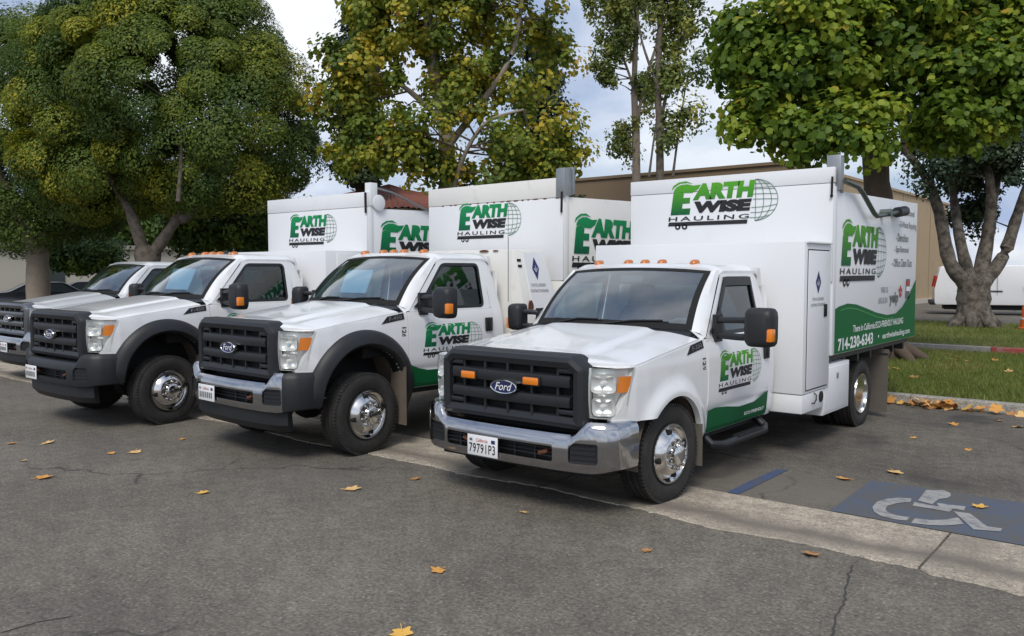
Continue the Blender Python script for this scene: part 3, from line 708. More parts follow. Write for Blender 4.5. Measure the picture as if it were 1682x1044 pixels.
# --- truck with the clean white body (front one)
t3 = empty('hauling_truck', (-4.19, 5.97, 0))
tag(t3, 'white hauling truck with amber grille lamps, parked beside the blue wheelchair bay', 'truck', 'hauling trucks parked in a row')
P3 = dict(visor=True, wb=4.41, green=green_a, ambers=(-.395, .262), plate='79791P3', num='129', box=boxwhite, y1=6.47, ztf=2.965, zts=2.725, zseam=2.80, steer=R(-5),
          flogo=(-.715, 2.36, 1.35, 1.19), slogo=(3.25, 1.70, 1.74, 1.56), swoosh=([0, .12, .3, .5, .75, 1], [.665, .675, .655, .62, .625, .70]), cards=())
build_cab(t3, 0, P3); door_graphics(t3, 0, P3); running_gear(t3, 0, P3)
fw3, side3 = dump_body(t3, P3)
b = MB(); b.box((0, 2.60, 1.40), (2.46, .78, 1.53)); cab3 = b.build('tool_cabinet', boxwhite, t3, bevel=.01)
b = MB(); b.box((0, 2.535, .535), (2.45, .63, .19)); b.build('cabinet_base', boxwhite, t3, bevel=.008)
b = MB(); b.box((1.234, 2.605, 1.375), (.012, .60, 1.40)); b.build('cabinet_door', boxwhite, cab3, bevel=.004)
b = MB(); b.box((1.230, 2.605, 1.375), (.006, .625, 1.425)); b.build('door_gap', seam, cab3)
b = MB(); b.box((1.238, 2.60, 2.155), (.03, .70, .02)); b.build('drip_rail', boxwhite, cab3, bevel=.004)
latch(t3, 1.242, 2.80, 1.46, .085, .13, 'cabinet_latch', cab3)
seal_decal().build('licence_decal', lambda u, v, k: (1.2415 + k, 2.36 + u * .44, 1.46 + v * .42), [inkblue, inkwhite, inkgrey], cab3)
for s_ in (-1, 1):
    b = MB(); b.box((s_ * 1.0, 3.30, .60), (.42, .86, .53)); lb = b.build('lower_toolbox', boxwhite, t3, bevel=.008)
    b = MB(); b.box((s_ * 1.212, 3.30, .60), (.012, .80, .47)); b.build('toolbox_door', boxwhite, lb, bevel=.004)
    b = MB(); b.box((s_ * 1.220, 3.30, .73), (.012, .05, .06)); b.build('toolbox_latch', steel, lb, bevel=.003)
b = MB(); b.lathe([(.055, .0), (.058, .012), (.05, .016), (.001, .016)], c=(1.222, 2.76, .56), n=18); b.build('filler_cap', seam, t3)
b = MB(); b.tube([(1.222, 2.50, .52), (1.25, 2.50, .52), (1.25, 2.56, .55), (1.25, 2.56, .60), (1.222, 2.56, .62)], .008, 6); b.build('grab_hook', darksteel, t3)
# prints on the body side
HS = 1.236
ms = lambda u, v, k: (HS + k, u, v)
d = Decal(); n = 60
gy = [2.99, 3.25, 3.54, 3.85, 4.215, 4.65, 5.107, 5.5, 5.809, 6.15, 6.465]; gz = [1.425, 1.49, 1.515, 1.495, 1.437, 1.36, 1.307, 1.31, 1.383, 1.54, 1.79]
def cub(t): return float(np.interp(t, gy, np.convolve(np.r_[gz[0], gz, gz[-1]], [.15, .7, .15], 'valid')))
ysw = np.linspace(3.09, 6.465, n)
V = []; F = []
for y in ysw:
    for j in range(5): V.append((y, .972 + (cub(y) - .972) * j / 4))
for i in range(n - 1):
    for j in range(4): F.append((i * 5 + j, (i + 1) * 5 + j, (i + 1) * 5 + j + 1, i * 5 + j + 1))
d.add(V, F, 0)
band = [(y, cub(y) - .05) for y in np.linspace(3.3, 5.4, 40)]
d.line(band, .012, 1)
d.text('There in California ECO-FRIENDLY HAULING', 3.75, 1.175, 5.85, 1.255, 2, bold=.015)
d.text('714-230-6343', 3.24, .995, 4.52, 1.135, 2, bold=.03)
d.disc((4.75, 1.07), .02, 2, 10); d.text('earthwisehauling.com', 4.92, 1.005, 6.20, 1.10, 2, bold=.015)
d.build('side_swoosh', lambda u, v, k: (HS + k, u, v), [green_s, green_l, inkwhite], side3)
d = Decal()
for i, (s, y0_, y1_) in enumerate((('Junk Removal', 5.62, 6.30), ('- E-Waste Recycling', 5.56, 6.42), ('- Demolition', 5.44, 6.02), ('- Spa Removal', 5.36, 6.05), ('- Office Clean Outs', 5.28, 6.22))):
    z = 2.575 - i * .163; d.text(s, y0_, z, y1_, z + .105, 0, bold=.008)
d.text('FIND US', 4.83, 1.60, 5.12, 1.67, 0); d.text('LIKE US ON', 4.72, 1.47, 5.10, 1.54, 0)
d.text('yelp', 5.20, 1.42, 5.60, 1.60, 0, bold=.03)
for a in range(5):
    t = R(90 + 72 * a); d.line([(5.70 + .02 * math.cos(t), 1.60 + .02 * math.sin(t)), (5.70 + .08 * math.cos(t), 1.60 + .08 * math.sin(t))], .045, 1)
d.poly([(5.95, 1.50), (6.14, 1.50), (6.16, 1.76), (5.97, 1.76)], 0); d.poly([(5.97, 1.60), (6.145, 1.60), (6.15, 1.66), (5.98, 1.66)], 2); d.poly([(5.975, 1.68), (6.15, 1.68), (6.15, 1.73), (5.98, 1.73)], 1)
d.build('services_print', lambda u, v, k: (HS + k, u, v), [inkgrey, inkred, inkwhite], side3)
# running boards, tarp gear
for s_ in (-1, 1):
    b = MB(); b.tube([(s_ * .86, .70, .46), (s_ * 1.0, .68, .36), (s_ * 1.05, .80, .345), (s_ * 1.05, 1.72, .345), (s_ * 1.0, 1.84, .36), (s_ * .86, 1.84, .46)], .038, 10)
    b.box((s_ * 1.05, 1.35, .382), (.07, .55, .012)); b.build('side_step', plastic, t3, smooth=50)
b = MB(); b.box((1.20, 3.17, 2.91), (.13, .13, .36)); b.box((1.20, 3.10, 2.91), (.15, .02, .38)); b.box((1.20, 3.26, 2.80), (.09, .08, .18)); b.build('tarp_housing', steel, t3, bevel=.008)
b = MB(); b.tube([(1.27, 3.25, 2.83), (1.29, 3.62, 2.80), (1.30, 3.78, 2.74), (1.31, 4.18, 2.54), (1.31, 4.30, 2.51), (1.31, 5.18, 2.60)], .028, 8); b.tube([(1.22, 4.72, 2.57), (1.36, 4.72, 2.57)], .045, 10); b.build('tarp_arm', mat('arm_steel', (.12, .14, .13), .45, .6), t3)
b = MB(); b.tube([(1.31, 5.15, 2.60), (1.31, 5.50, 2.635)], .065, 12); b.build('tarp_motor', plastic, t3)
b = MB(); b.tube([(1.22, 2.985, 2.66), (1.225, 2.98, 2.86)], .012, 6); b.lathe([(.001, -.02), (.024, 0), (.001, .02)], c=(1.22, 2.98, 2.66), n=8); b.build('strap', seam, t3)

# --- aged trucks with black wheel flares
def tarp_cover(root, x, y, z, m, name='tarp_housing', rnd=False):
    b = MB(); b.box((x, y, z), (.12, .14, .34))
    if rnd: b.lathe([(.001, -.067), (.12, -.067), (.12, .067), (.001, .067)], c=(x, y + .10, z - .12), n=20)
    else: b.box((x, y + .12, z + .02), (.10, .06, .34)); b.box((x, y - .085, z - .02), (.14, .02, .36))
    return b.build(name, m, root, bevel=.006)
t2 = empty('hauling_truck', (-7.49, 5.62, 0), -.042)
tag(t2, 'white hauling truck with chrome bumper, black wheel flares and rust-streaked tool cabinet', 'truck', 'hauling trucks parked in a row')
P2 = dict(wb=4.3, green=green_b, flare=True, num='126', box=oldwhite, y1=6.1, ztf=3.04, zts=2.80, zseam=2.795, R=.418, fx=.915, airdam=True, bumper=(bumperm, plastic), plate_x=-.34,
          flogo=(-.65, 2.27, 1.19, 1.12), slogo=(3.13, 1.86, 1.75, 1.58), swoosh=([0, .1, .2, .35, .6, 1], [.725, .675, .645, .64, .67, .74]), flap=(.97, .47, .24, .86, .24), flapmat=dusty, cards=((-.35, .95, 1.60, .5, .3),), steer=R(3))
build_cab(t2, .143, P2); door_graphics(t2, .143, P2); running_gear(t2, .143, P2)
fw2, side2 = dump_body(t2, P2, 2.95)
fw2.data.materials[0] = boxwhite
b = MB()
b.loft([[(s_ * w_, y, z) for s_, y in ((-1, 2.24), (1, 2.24), (1, ye), (-1, ye))] for z, w_, ye in ((.75, 1.235, 2.93), (1.3, 1.235, 2.93), (2.13, 1.03, 2.80))])
cab2 = b.build('tool_cabinet', oldwhite, t2, bevel=.01, fixn=True)
sl_ = lambda z: float(np.interp(z, [.75, 1.3, 2.13], [1.235, 1.235, 1.03]))
b = MB(); b.grid([[(sl_(z) + .008, y, z) for y in (2.40, 2.40 + (ye - 2.40))] for z, ye in ((1.30, 2.90), (2.10, 2.78))]); b.build('cabinet_door', boxwhite, cab2, flange=(-.012, 0, 0))
seal_decal().build('licence_decal', lambda u, v, k: (sl_(1.55 + v * .5) + .0125 + k, 2.40 + u * .36, 1.55 + v * .5), [inkblue, inkwhite, inkgrey], cab2)
for y, z, w_, h_ in ((2.30, 2.0, .06, .03), (2.30, 1.93, .06, .03)):
    b = MB(); b.box((sl_(z) + .003, y, z), (.02, w_, h_)); b.build('cabinet_hinge', seam, cab2)
for x, y, z, a, h_ in ((.55, 2.235, 2.115, .14, .035), (.75, 2.235, 2.118, .07, .02), (sl_(1.42) + .004, 2.36, 1.42, 0, .20)):
    b = MB(); o_ = [(x + (a / 2 + .02 * random.random()) * math.cos(t) * (1 if a else 0), y + (0 if a else .05 * math.cos(t)), z + h_ / 2 * math.sin(t) * (.7 + .5 * random.random())) for t in np.linspace(0, 6.28, 14, endpoint=False)]
    b.prism(o_, (0, -.008, 0) if a else (.006, 0, 0)); b.build('rust_patch', rust, cab2, fixn=True)
for k in range(16):
    x = -.9 + 2.0 * k / 15 + random.uniform(-.05, .05); w_ = random.uniform(.03, .10); b = MB()
    b.prism([(x + w_ * .5 * math.cos(t), 2.9485, 2.792 + random.uniform(.5, 1) * .012 * math.sin(t) - .004) for t in np.linspace(0, 6.28, 9, endpoint=False)], (0, .004, 0)); b.build('rust_streak', rust, fw2, fixn=True)
tarp_cover(t2, 1.20, 3.03, 2.99, steel)
b = MB(); b.tube([(1.22, 2.935, 2.60), (1.23, 2.93, 2.86)], .014, 6); b.build('strap', seam, t2)
b = MB(); b.tube([(1.03, 2.15, 1.5), (1.03, 2.15, 2.28)], .004, 5); b.build('antenna', seam, t2)

t1 = empty('hauling_truck', (-10.67, 5.17, 0), 0)
tag(t1, 'white hauling truck with black bumper and black wheel flares beside the silver pickup', 'truck', 'hauling trucks parked in a row')
P1 = dict(wb=4.3, green=green_b, flare=True, num='125', box=boxwhite, y1=6.1, ztf=3.03, zts=2.79, zseam=2.815, R=.418, fx=.915, airdam=True, bumper=(plastic, None), plate_x=-.42,
          flogo=(-.66, 2.24, 1.20, 1.12), slogo=(3.21, 1.91, 1.70, 1.52), swoosh=([0, .1, .2, .35, .6, 1], [.725, .675, .645, .64, .67, .74]), flap=(.97, .47, .24, .86, .24), flapmat=dusty, steer=R(4), cards=((-.35, .95, 1.60, .6, .32),))
build_cab(t1, .155, P1); door_graphics(t1, .155, P1); running_gear(t1, .155, P1)
fw1, side1 = dump_body(t1, P1)
b = MB(); b.box((0, 2.62, 1.45), (2.44, .74, 1.42)); cab1 = b.build('tool_cabinet', boxwhite, t1, bevel=.01)
b = MB(); b.box((1.224, 2.70, 1.5), (.012, .50, 1.25)); b.build('cabinet_door', boxwhite, cab1, bevel=.004)
latch(t1, 1.235, 2.85, 1.4, .05, .1, 'cabinet_latch', cab1)
tarp_cover(t1, 1.20, 3.12, 3.0, boxwhite, rnd=True)
b = MB(); b.tube([(1.22, 3.2, 3.10), (1.25, 3.5, 3.05), (1.26, 4.9, 2.62)], .017, 8); b.build('tarp_arm', steel, t1)
b = MB(); b.tube([(1.23, 2.985, 2.72), (1.23, 2.98, 3.02)], .018, 6); b.build('strap', seam, t1)

# --- silver pickup with chrome grille at the end of the row
t0 = empty('pickup_truck', (-15.67, 6.48, 0), -.03)
tag(t0, 'silver crew-cab pickup with chrome grille parked at the end of the truck row', 'pickup')
P0 = dict(wb=4.0, paint=silverw, grille=mat('satin_grille', (.20, .205, .215), .3, .9), markers=False, airdam=True, bumper=(bumperm, None), R=.41, fx=.87, dual=False, plate_x=0, num='')
P0['num'] = 'XL'; P0['mirrors'] = False
build_cab(t0, .10, P0); running_gear(t0, .10, P0)
b = MB()
b.loft([[(x, y, z + .10) for x, z in ((-1.0, .55), (1.0, .55), (1.0, 1.25), (.95, 1.31), (-.95, 1.31), (-1.0, 1.25))] for y in (2.95, 5.0)]); b.build('cargo_bed', silverw, t0, bevel=.02, fixn=True)
b = MB(); G = []
for y, zt_ in ((2.05, 1.94), (2.6, 1.935), (2.85, 1.90), (2.93, 1.84)):
    G.append([(s * XB(1, z), y, z + .10) for s, z in [(1, .5), (1, .8), (1, 1.2), (1, 1.3), (1, 1.8)]] + [(.75, y, zt_ + .10), (-.75, y, zt_ + .10)] + [(s * XB(1, z), y, z + .10) for s, z in [(-1, 1.8), (-1, 1.3), (-1, 1.2), (-1, .8), (-1, .5)]])
b.grid(G); b.add(G[-1], [tuple(range(12))]); b.build('rear_cab', silverw, t0)
b = MB(); b.grid([[(XB(1, z) + .005, y, z + .10) for y in (2.15, 2.78)] for z in (1.36, 1.79)]); b.build('rear_door_window', sglass, t0)

# ------------------------------------------------------------------ ground
def ground_mat(name, c, var, sp, crack=False, stain=None, bump=.5, silt=None):
    m = bpy.data.materials.new(name); m.use_nodes = True; t = m.node_tree; b = t.nodes['Principled BSDF']; l = t.links.new; b.inputs['Roughness'].default_value = .88; b.inputs['Specular IOR Level'].default_value = .3
    g = N('ShaderNodeNewGeometry', t); P = g.outputs['Position']
    def noise(s, d=4, r=.6):
        n = N('ShaderNodeTexNoise', t); n.inputs['Scale'].default_value = s; n.inputs['Detail'].default_value = d; n.inputs['Roughness'].default_value = r; l(P, n.inputs['Vector']); return n.outputs[0]
    def ramp(x, p0, p1, c0, c1):
        r = N('ShaderNodeValToRGB', t); r.color_ramp.elements[0].position = p0; r.color_ramp.elements[1].position = p1; r.color_ramp.elements[0].color = (*c0, 1); r.color_ramp.elements[1].color = (*c1, 1); l(x, r.inputs[0]); return r.outputs[0]
    def mix(a, bb, fac, mode='MIX'):
        x = N('ShaderNodeMixRGB', t, blend_type=mode)
        for k, v in ((1, a), (2, bb)):
            if isinstance(v, tuple): x.inputs[k].default_value = (*v, 1)
            else: l(v, x.inputs[k])
        if isinstance(fac, float): x.inputs[0].default_value = fac
        else: l(fac, x.inputs[0])
        return x.outputs[0]
    cs = ramp(noise(.55, 6, .65), .3, .7, tuple(x * (1 - var) for x in c), tuple(x * (1 + var) for x in c))
    fine = ramp(noise(sp, 3, .7), .32, .68, (.55, .55, .55), (1.42, 1.42, 1.42)); cs = mix(cs, fine, 1.0, 'MULTIPLY')
    mid = ramp(noise(9, 5, .7), .3, .7, (.74, .74, .75), (1.22, 1.21, 1.19)); cs = mix(cs, mid, 1.0, 'MULTIPLY')
    cs = mix(cs, ramp(noise(2.3, 6, .7), .34, .66, (.86, .86, .87), (1.12, 1.11, 1.10)), 1.0, 'MULTIPLY')
    v = N('ShaderNodeTexVoronoi', t); v.inputs['Scale'].default_value = sp * .55; l(P, v.inputs['Vector'])
    pale = ramp(v.outputs['Distance'], .10, .22, (.30, .29, .27), (0, 0, 0)); cs = mix(cs, pale, .35, 'ADD')
    if stain:
        st = ramp(noise(stain[0], 6, .6), stain[1], stain[2], (0, 0, 0), (1, 1, 1)); cs = mix(cs, stain[3], st)
    if silt:                                                             # dirt washed along the bottom of the gutter
        sy = N('ShaderNodeSeparateXYZ', t); l(P, sy.inputs[0])
        a1 = N('ShaderNodeMath', t, operation='SUBTRACT'); l(sy.outputs[1], a1.inputs[0]); a1.inputs[1].default_value = silt[0]
        nz = N('ShaderNodeMath', t, operation='MULTIPLY_ADD'); l(noise(1.1, 5), nz.inputs[0]); nz.inputs[1].default_value = .5; nz.inputs[2].default_value = -.25
        a2 = N('ShaderNodeMath', t, operation='ADD'); l(a1.outputs[0], a2.inputs[0]); l(nz.outputs[0], a2.inputs[1])
        a3 = N('ShaderNodeMath', t, operation='ABSOLUTE'); l(a2.outputs[0], a3.inputs[0])
        cs = mix(cs, silt[2], ramp(a3.outputs[0], .02, silt[1], (.85, .85, .85), (0, 0, 0)))
    if crack:
        vc = N('ShaderNodeTexVoronoi', t, feature='DISTANCE_TO_EDGE'); vc.inputs['Scale'].default_value = .30
        wv = N('ShaderNodeTexNoise', t); wv.inputs['Scale'].default_value = 1.3; wv.inputs['Detail'].default_value = 6; l(P, wv.inputs['Vector'])
        ad = N('ShaderNodeVectorMath', t, operation='MULTIPLY_ADD'); l(wv.outputs['Color'], ad.inputs[0]); ad.inputs[1].default_value = (1.1, 1.1, 0); l(P, ad.inputs[2]); l(ad.outputs[0], vc.inputs['Vector'])
        ck = ramp(vc.outputs[0], .0015, .006, (1, 1, 1), (0, 0, 0)); gate = ramp(noise(.4, 3), .50, .60, (0, 0, 0), (.75, .75, .75))
        ck = mix(ck, gate, 1.0, 'MULTIPLY'); cs = mix(cs, (.012, .012, .013), ck)
    l(cs, b.inputs['Base Color'])
    bp = N('ShaderNodeBump', t); bp.inputs['Strength'].default_value = bump; bp.inputs['Distance'].default_value = .006; l(noise(sp, 4, .75), bp.inputs['Height']); l(bp.outputs[0], b.inputs['Normal'])
    MATS[name] = m; return m
asphalt = ground_mat('asphalt', (.150, .135, .112), .20, 42, crack=True, stain=(.35, .52, 1.0, (.09, .087, .083)))
stall = ground_mat('stall_asphalt', (.128, .115, .097), .34, 50, crack=True, stain=(.7, .53, .66, (.055, .05, .046)), silt=(7.0, 1.1, (.155, .138, .115)))
concrete = ground_mat('gutter_concrete', (.37, .325, .26), .2, 60, stain=(1.3, .5, .75, (.21, .18, .145)), bump=.35, silt=(5.86, .22, (.15, .13, .108)))
kerbm = ground_mat('kerb_concrete', (.33, .315, .28), .15, 50, stain=(1.2, .5, .8, (.2, .18, .15)), bump=.3)
lawnm = ground_mat('lawn_soil', (.12, .125, .04), .4, 18, stain=(1.1, .48, .7, (.16, .13, .06)), bump=.9)
redkerb = mat('red_kerb_paint', (.33, .055, .045), .7, var=.15, vs_=8, dirt=(.30, .25, .22), dscale=6, dlo=.5, dhi=.75)
bluepaint = mat('blue_paint', (.066, .098, .165), .8, var=.2, vs_=5, dirt=(.095, .093, .09), dscale=3.2, dlo=.30, dhi=.58, bump=.4, bs=70)
paintw = mat('road_paint_white', (.33, .325, .31), .75, var=.12, vs_=9, dirt=(.10, .11, .13), dscale=9, dlo=.47, dhi=.70, bump=.4, bs=70)

def sheet(name, x0, x1, y0, y1, z, m, nx=1, ny=1, parent=None, kind='structure'):
    o = MB().grid([[(x0 + (x1 - x0) * i / nx, y0 + (y1 - y0) * j / ny, z) for j in range(ny + 1)] for i in range(nx + 1)]).build(name, m, parent, smooth=0)
    if kind and not parent: o['kind'] = kind
    return o
sheet('ground', -700, 700, -300, 1000, 0, asphalt)
sheet('parking_stall_surface', -60, 12, 6.40, 12.56, .004, stall)
# concrete valley gutter made of cast slabs
gt = empty('gutter', (0, 0, 0)); gt['kind'] = 'structure'
xs = [8.0] + [ -1.262 + 4.6 - 0 , -1.262] + [-1.262 - 3.05 * k for k in range(1, 17)]
xs = sorted(xs)
for i in range(len(xs) - 1):
    a, c = xs[i] + .008, xs[i + 1] - .008; b = MB(); pr = []
    nx = 60
    G = []
    for k in range(nx + 1):
        x = a + (c - a) * k / nx; lo = 5.56 + .05 * math.sin(x * 1.9) * math.sin(x * .7 + 1) + .02 * math.sin(x * 5.3) + random.gauss(0, .010) + (.0 if x > -1.25 else .03) + (-.04 if x > -1.25 else 0)
        G.append([(x, lo, .001), (x, lo + .01, .009), (x, 5.80, .0075), (x, 6.02, .006), (x, 6.22, .008), (x, 6.47, .012), (x, 6.482, .001)])
    b.grid(G); b.build('slab', concrete, gt, smooth=30)
# painted markings
def flatshape(name, pts, z, m, parent=None):
    o = MB().add([(p[0], p[1], z) for p in pts], [tuple(range(len(pts)))]).build(name, m, parent, smooth=0)
    if not parent: o['kind'] = 'structure'
    return o
mk = empty('parking_marking', (0, 0, 0)); mk['kind'] = 'structure'
flatshape('blue_square', [(-2.12, 6.50), (-.30, 6.50), (-.30, 7.70), (-2.15, 7.70)], .009, bluepaint, mk)
flatshape('blue_line', [(-2.97, 6.50), (-2.87, 6.50), (-2.865, 7.1), (-2.87, 7.62), (-2.96, 7.55), (-2.975, 7.0)], .009, mat('blue_paint_worn', (.050, .082, .17), .8, var=.3, vs_=5, dirt=(.085, .083, .08), dscale=3, dlo=.50, dhi=.70), mk)
S = lambda px, py: tuple(at_ground(1180 + px / 2.9, 640 + py / 2.9, .01)[:2])
for p in ([(990, 478), (1075, 480), (1104, 492), (1108, 505), (1092, 516), (1050, 521), (1018, 546), (950, 529)], [(934, 536), (1115, 570), (1100, 583), (925, 553)], [(1040, 540), (1178, 557), (1170, 576), (1052, 559)],
          [(1120, 580), (1198, 590), (1280, 652), (1352, 662), (1345, 676), (1215, 666)], [(922, 519), (860, 515), (805, 520), (755, 535), (733, 560), (742, 582), (775, 603), (830, 617), (896, 625), (912, 608), (850, 600), (808, 585), (795, 569), (808, 553), (850, 541), (914, 535)],
          [(936, 613), (918, 636), (1000, 645), (1090, 648), (1168, 640), (1142, 609), (1080, 620), (1010, 622)]):
    flatshape('symbol_stroke', [S(*q) for q in p], .013, paintw, mk)
# kerbs, lawns, roads behind
def kerb_run(name, x0, x1, y, th, seg, m, mats=None, h=.13):
    k = empty(name, (0, 0, 0)); k['kind'] = 'structure'; x = x0; i = 0
    while x < x1 - .01:
        b = MB(); e = min(x + seg, x1); b.prism([(x + .006, y, -.02), (x + .006, y + .018, h - .015), (x + .006, y + .035, h), (x + .006, y + th, h), (x + .006, y + th, -.02)], (e - x - .012, 0, 0)); b.build('kerb_stone', (mats(x) if mats else m), k, smooth=0, fixn=True); x = e; i += 1
    return k
kerb_run('kerb', -45, 9, 12.50, .16, 3.0, kerbm)
sheet('lawn', -45, 9, 12.655, 20.2, .115, lawnm)
kerb_run('far_kerb', -5.9, 14, 21.55, .16, 2.4, kerbm, lambda x: redkerb if x > -5.2 else kerbm)
sheet('island_lawn', -6.4, 14, 21.70, 31.5, .125, lawnm)
b = MB(); b.prism([(-5.9, 21.55, -.02), (-6.1, 21.6, -.02), (-9.3, 30.6, -.02), (-9.1, 31.6, -.02), (-8.7, 31.5, -.02), (-6.0, 21.9, -.02)], (0, 0, .15)); o = b.build('island_kerb', kerbm, fixn=True, smooth=0); o['kind'] = 'structure'
b = MB(); b.add([(-5.95, 21.72, .126), (-8.75, 31.5, .126), (-6.39, 31.5, .126), (-6.39, 21.72, .126)], [(0, 1, 2, 3)]); o = b.build('island_lawn_edge', lawnm, smooth=0); o['kind'] = 'structure'

def crack_line(pts, w, name='asphalt_crack'):
    pts = smooth_pts(pts); V = []
    for i, p in enumerate(pts):
        d = np.subtract(pts[min(i + 1, len(pts) - 1)], pts[max(i - 1, 0)]); d = d / np.linalg.norm(d); n_ = np.array([-d[1], d[0]]); ww = w * random.uniform(.5, 1.0) * (.3 if i in (0, len(pts) - 1) else 1)
        V += [(*(np.array(p) + n_ * ww), .003), (*(np.array(p) - n_ * ww), .003)]
    o = MB().add(V, [(2 * i, 2 * i + 1, 2 * i + 3, 2 * i + 2) for i in range(len(pts) - 1)]).build(name, seamcrack, smooth=0); o['kind'] = 'structure'
def smooth_pts(pts):
    out = []
    for a, c in zip(pts[:-1], pts[1:]):
        for k in range(7): out.append((a[0] + (c[0] - a[0]) * k / 7 + random.gauss(0, .004), a[1] + (c[1] - a[1]) * k / 7 + random.gauss(0, .004)))
    return out + [pts[-1]]
seamcrack = mat('crack_dark', (.05, .048, .045), .95)
gp = lambda *q: [tuple(at_ground(*p)[:2]) for p in q]
crack_line(gp((1402, 928), (1392, 950), (1388, 985), (1372, 1015), (1366, 1048)), .008)
crack_line(gp((0, 1040), (60, 1022), (120, 1012)), .008)

# ------------------------------------------------------------------ buildings
tan = mat('tan_stucco', (.44, .33, .20), .9, var=.08, vs_=.8, bump=.3, bs=25, dirt=(.36, .27, .17), dscale=.5, dlo=.5, dhi=.8)
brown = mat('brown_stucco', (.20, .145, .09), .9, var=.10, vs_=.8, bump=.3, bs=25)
cream = mat('cream_stucco', (.52, .49, .42), .9, var=.06, vs_=.8)
whitew = mat('white_stucco', (.72, .72, .71), .9, var=.04, vs_=.5)
winm = mat('dark_window', (.03, .04, .045), .1, spec=.8)
tilem = mat('clay_tile', (.20, .065, .04), .8, var=.35, vs_=6)
t = empty('warehouse_building', (-12.1, 31.8, 0)); tag(t, 'large tan stucco warehouse with a brown end wall behind the tall thin trees', 'building')
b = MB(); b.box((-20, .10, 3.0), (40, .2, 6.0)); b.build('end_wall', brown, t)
b = MB(); b.box((-.10, 13.4, 3.0), (.2, 26.4, 6.0)); b.build('side_wall', tan, t)
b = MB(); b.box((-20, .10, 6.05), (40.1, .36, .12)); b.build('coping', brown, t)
b = MB(); b.box((-.10, 13.48, 6.05), (.36, 26.4, .12)); b.build('coping', tan, t)
b = MB(); b.box((-20.2, 13.4, 5.7), (39.4, 26.0, .2)); b.build('roof', mat('flat_roof', (.3, .3, .3), .9), t)
b = MB(); b.box((-.02, 13.4, .12), (.3, 26.5, .24)); b.build('base_course', mat('pale_base', (.5, .46, .4), .9), t)
for y in (4, 10, 16, 22):
    b = MB(); b.box((.012, y, 3.1), (.02, .05, 5.7)); b.build('panel_joint', mat('joint', (.28, .21, .13), .9), t)
t = empty('white_building', (6, 62, 0)); tag(t, 'tall plain white building far behind the white cargo van', 'building')
b = MB(); b.box((0, 6, 4.3), (26, 12, 8.6)); b.build('wall', whitew, t)
b = MB(); b.box((0, 6, 8.7), (26.4, 12.4, .25)); b.build('coping', whitew, t)
for x in (-9, -5, -1, 3, 7):
    b = MB(); b.box((x, -.02, 5.2), (1.8, .06, 1.3)); w_ = b.build('window', winm, t); b = MB(); b.box((x, -.04, 4.5), (2.0, .12, .08)); b.build('sill', whitew, w_)
t = empty('cream_building', (-50, 18, 0)); tag(t, 'low cream building half hidden behind the big dense tree', 'building')
b = MB(); b.box((0, 0, 1.5), (14, 30, 3.0)); b.build('wall', cream, t)
b = MB(); b.box((0, 0, 3.08), (14.4, 30.4, .2)); b.build('roof', mat('flat_roof2', (.35, .33, .3), .9), t)
for y in (-11, -6, -1, 4, 9):
    b = MB(); b.box((7.02, y, 1.6), (.06, 1.6, 1.2)); b.build('window', winm, t)
c = at_depth(640, 440, 30)
t = empty('tile_roof_building', (c[0], c[1], 0), R(8)); tag(t, 'small building with red clay tile roof seen between two truck bodies', 'building')
b = MB(); b.box((0, 0, 1.9), (6.4, 6.4, 3.8)); b.build('wall', cream, t)
for k, (ex, ey) in enumerate(((1, 0), (0, 1), (-1, 0), (0, -1))):
    b = MB(); nx = 56; G = []
    for i in range(nx + 1):
        u = -1 + 2 * i / nx; row = []
        for j in range(9):
            v = j / 8; r = 3.7 * (1 - v); tx, ty = -ey, ex; w_ = u * r
            row.append((ex * r + tx * w_, ey * r + ty * w_, 3.75 + 1.18 * v + .05 * abs(math.sin(i * math.pi / 2)) - .03 * (j % 2)))
        G.append(row)
    b.grid(G); b.build('tile_slope', tilem, t, smooth=0)

# ------------------------------------------------------------------ vehicles in the distance
def lerp(a, b, t): return a + (b - a) * t
def far_vehicle(name, label, cat, loc, rz, prof, half, paint, wins, wheels, Rw=.35, extras=None):
    """prof: side outline (x forward, z); wins: polygons in the same plane; body tapers inwards above the waist"""
    t = empty(name, loc, rz); tag(t, label, cat)
    zw = 1.0
    wx = lambda z: half - max(0, z - zw) * .13
    b = MB(); pr = rounded(prof, .12, 3); n = len(pr)
    v = [(x, s * wx(z) * k, z) for s, k in ((-1, 1),) for x, z in pr] + [(x, wx(z), z) for x, z in pr]
    b.add(v, [tuple(range(n)), tuple(range(n, 2 * n))[::-1]] + [(i, n + i, n + (i + 1) % n, (i + 1) % n) for i in range(n)])
    b.build('body', paint, t, fixn=True, bevel=.03)
    for s in (-1, 1):
        for w in wins:
            p = rounded(w, .05, 2); b = MB(); b.prism([(x, s * (wx(z) + .001), z) for x, z in p], (0, s * .006, 0)); b.build('side_window', winm, t, fixn=True)
        for x in wheels:
            b = MB(); b.lathe([(Rw * .55, -.1), (Rw * .95, -.1), (Rw, -.06), (Rw, .06), (Rw * .95, .1), (Rw * .6, .1), (Rw * .55, .06)], c=(0, 0, 0), n=24, axis='y')
            wh = b.build('wheel', rubber, t); wh.location = (x, s * (half - .08), Rw)
            b = MB(); b.lathe([(Rw * .58, -.08), (Rw * .58, .085), (Rw * .5, .06), (Rw * .2, .08), (.001, .085)], n=18, axis='y'); b.build('rim', steel, wh, mir=False)
            b = MB(); b.lathe([(Rw * 1.16, -.06), (Rw * 1.16, .012), (.01, .012)], c=(x, s * (half - .008), Rw + .02), n=24, axis='y'); b.build('wheel_arch', dark, t)
    if extras: extras(t)
    return t
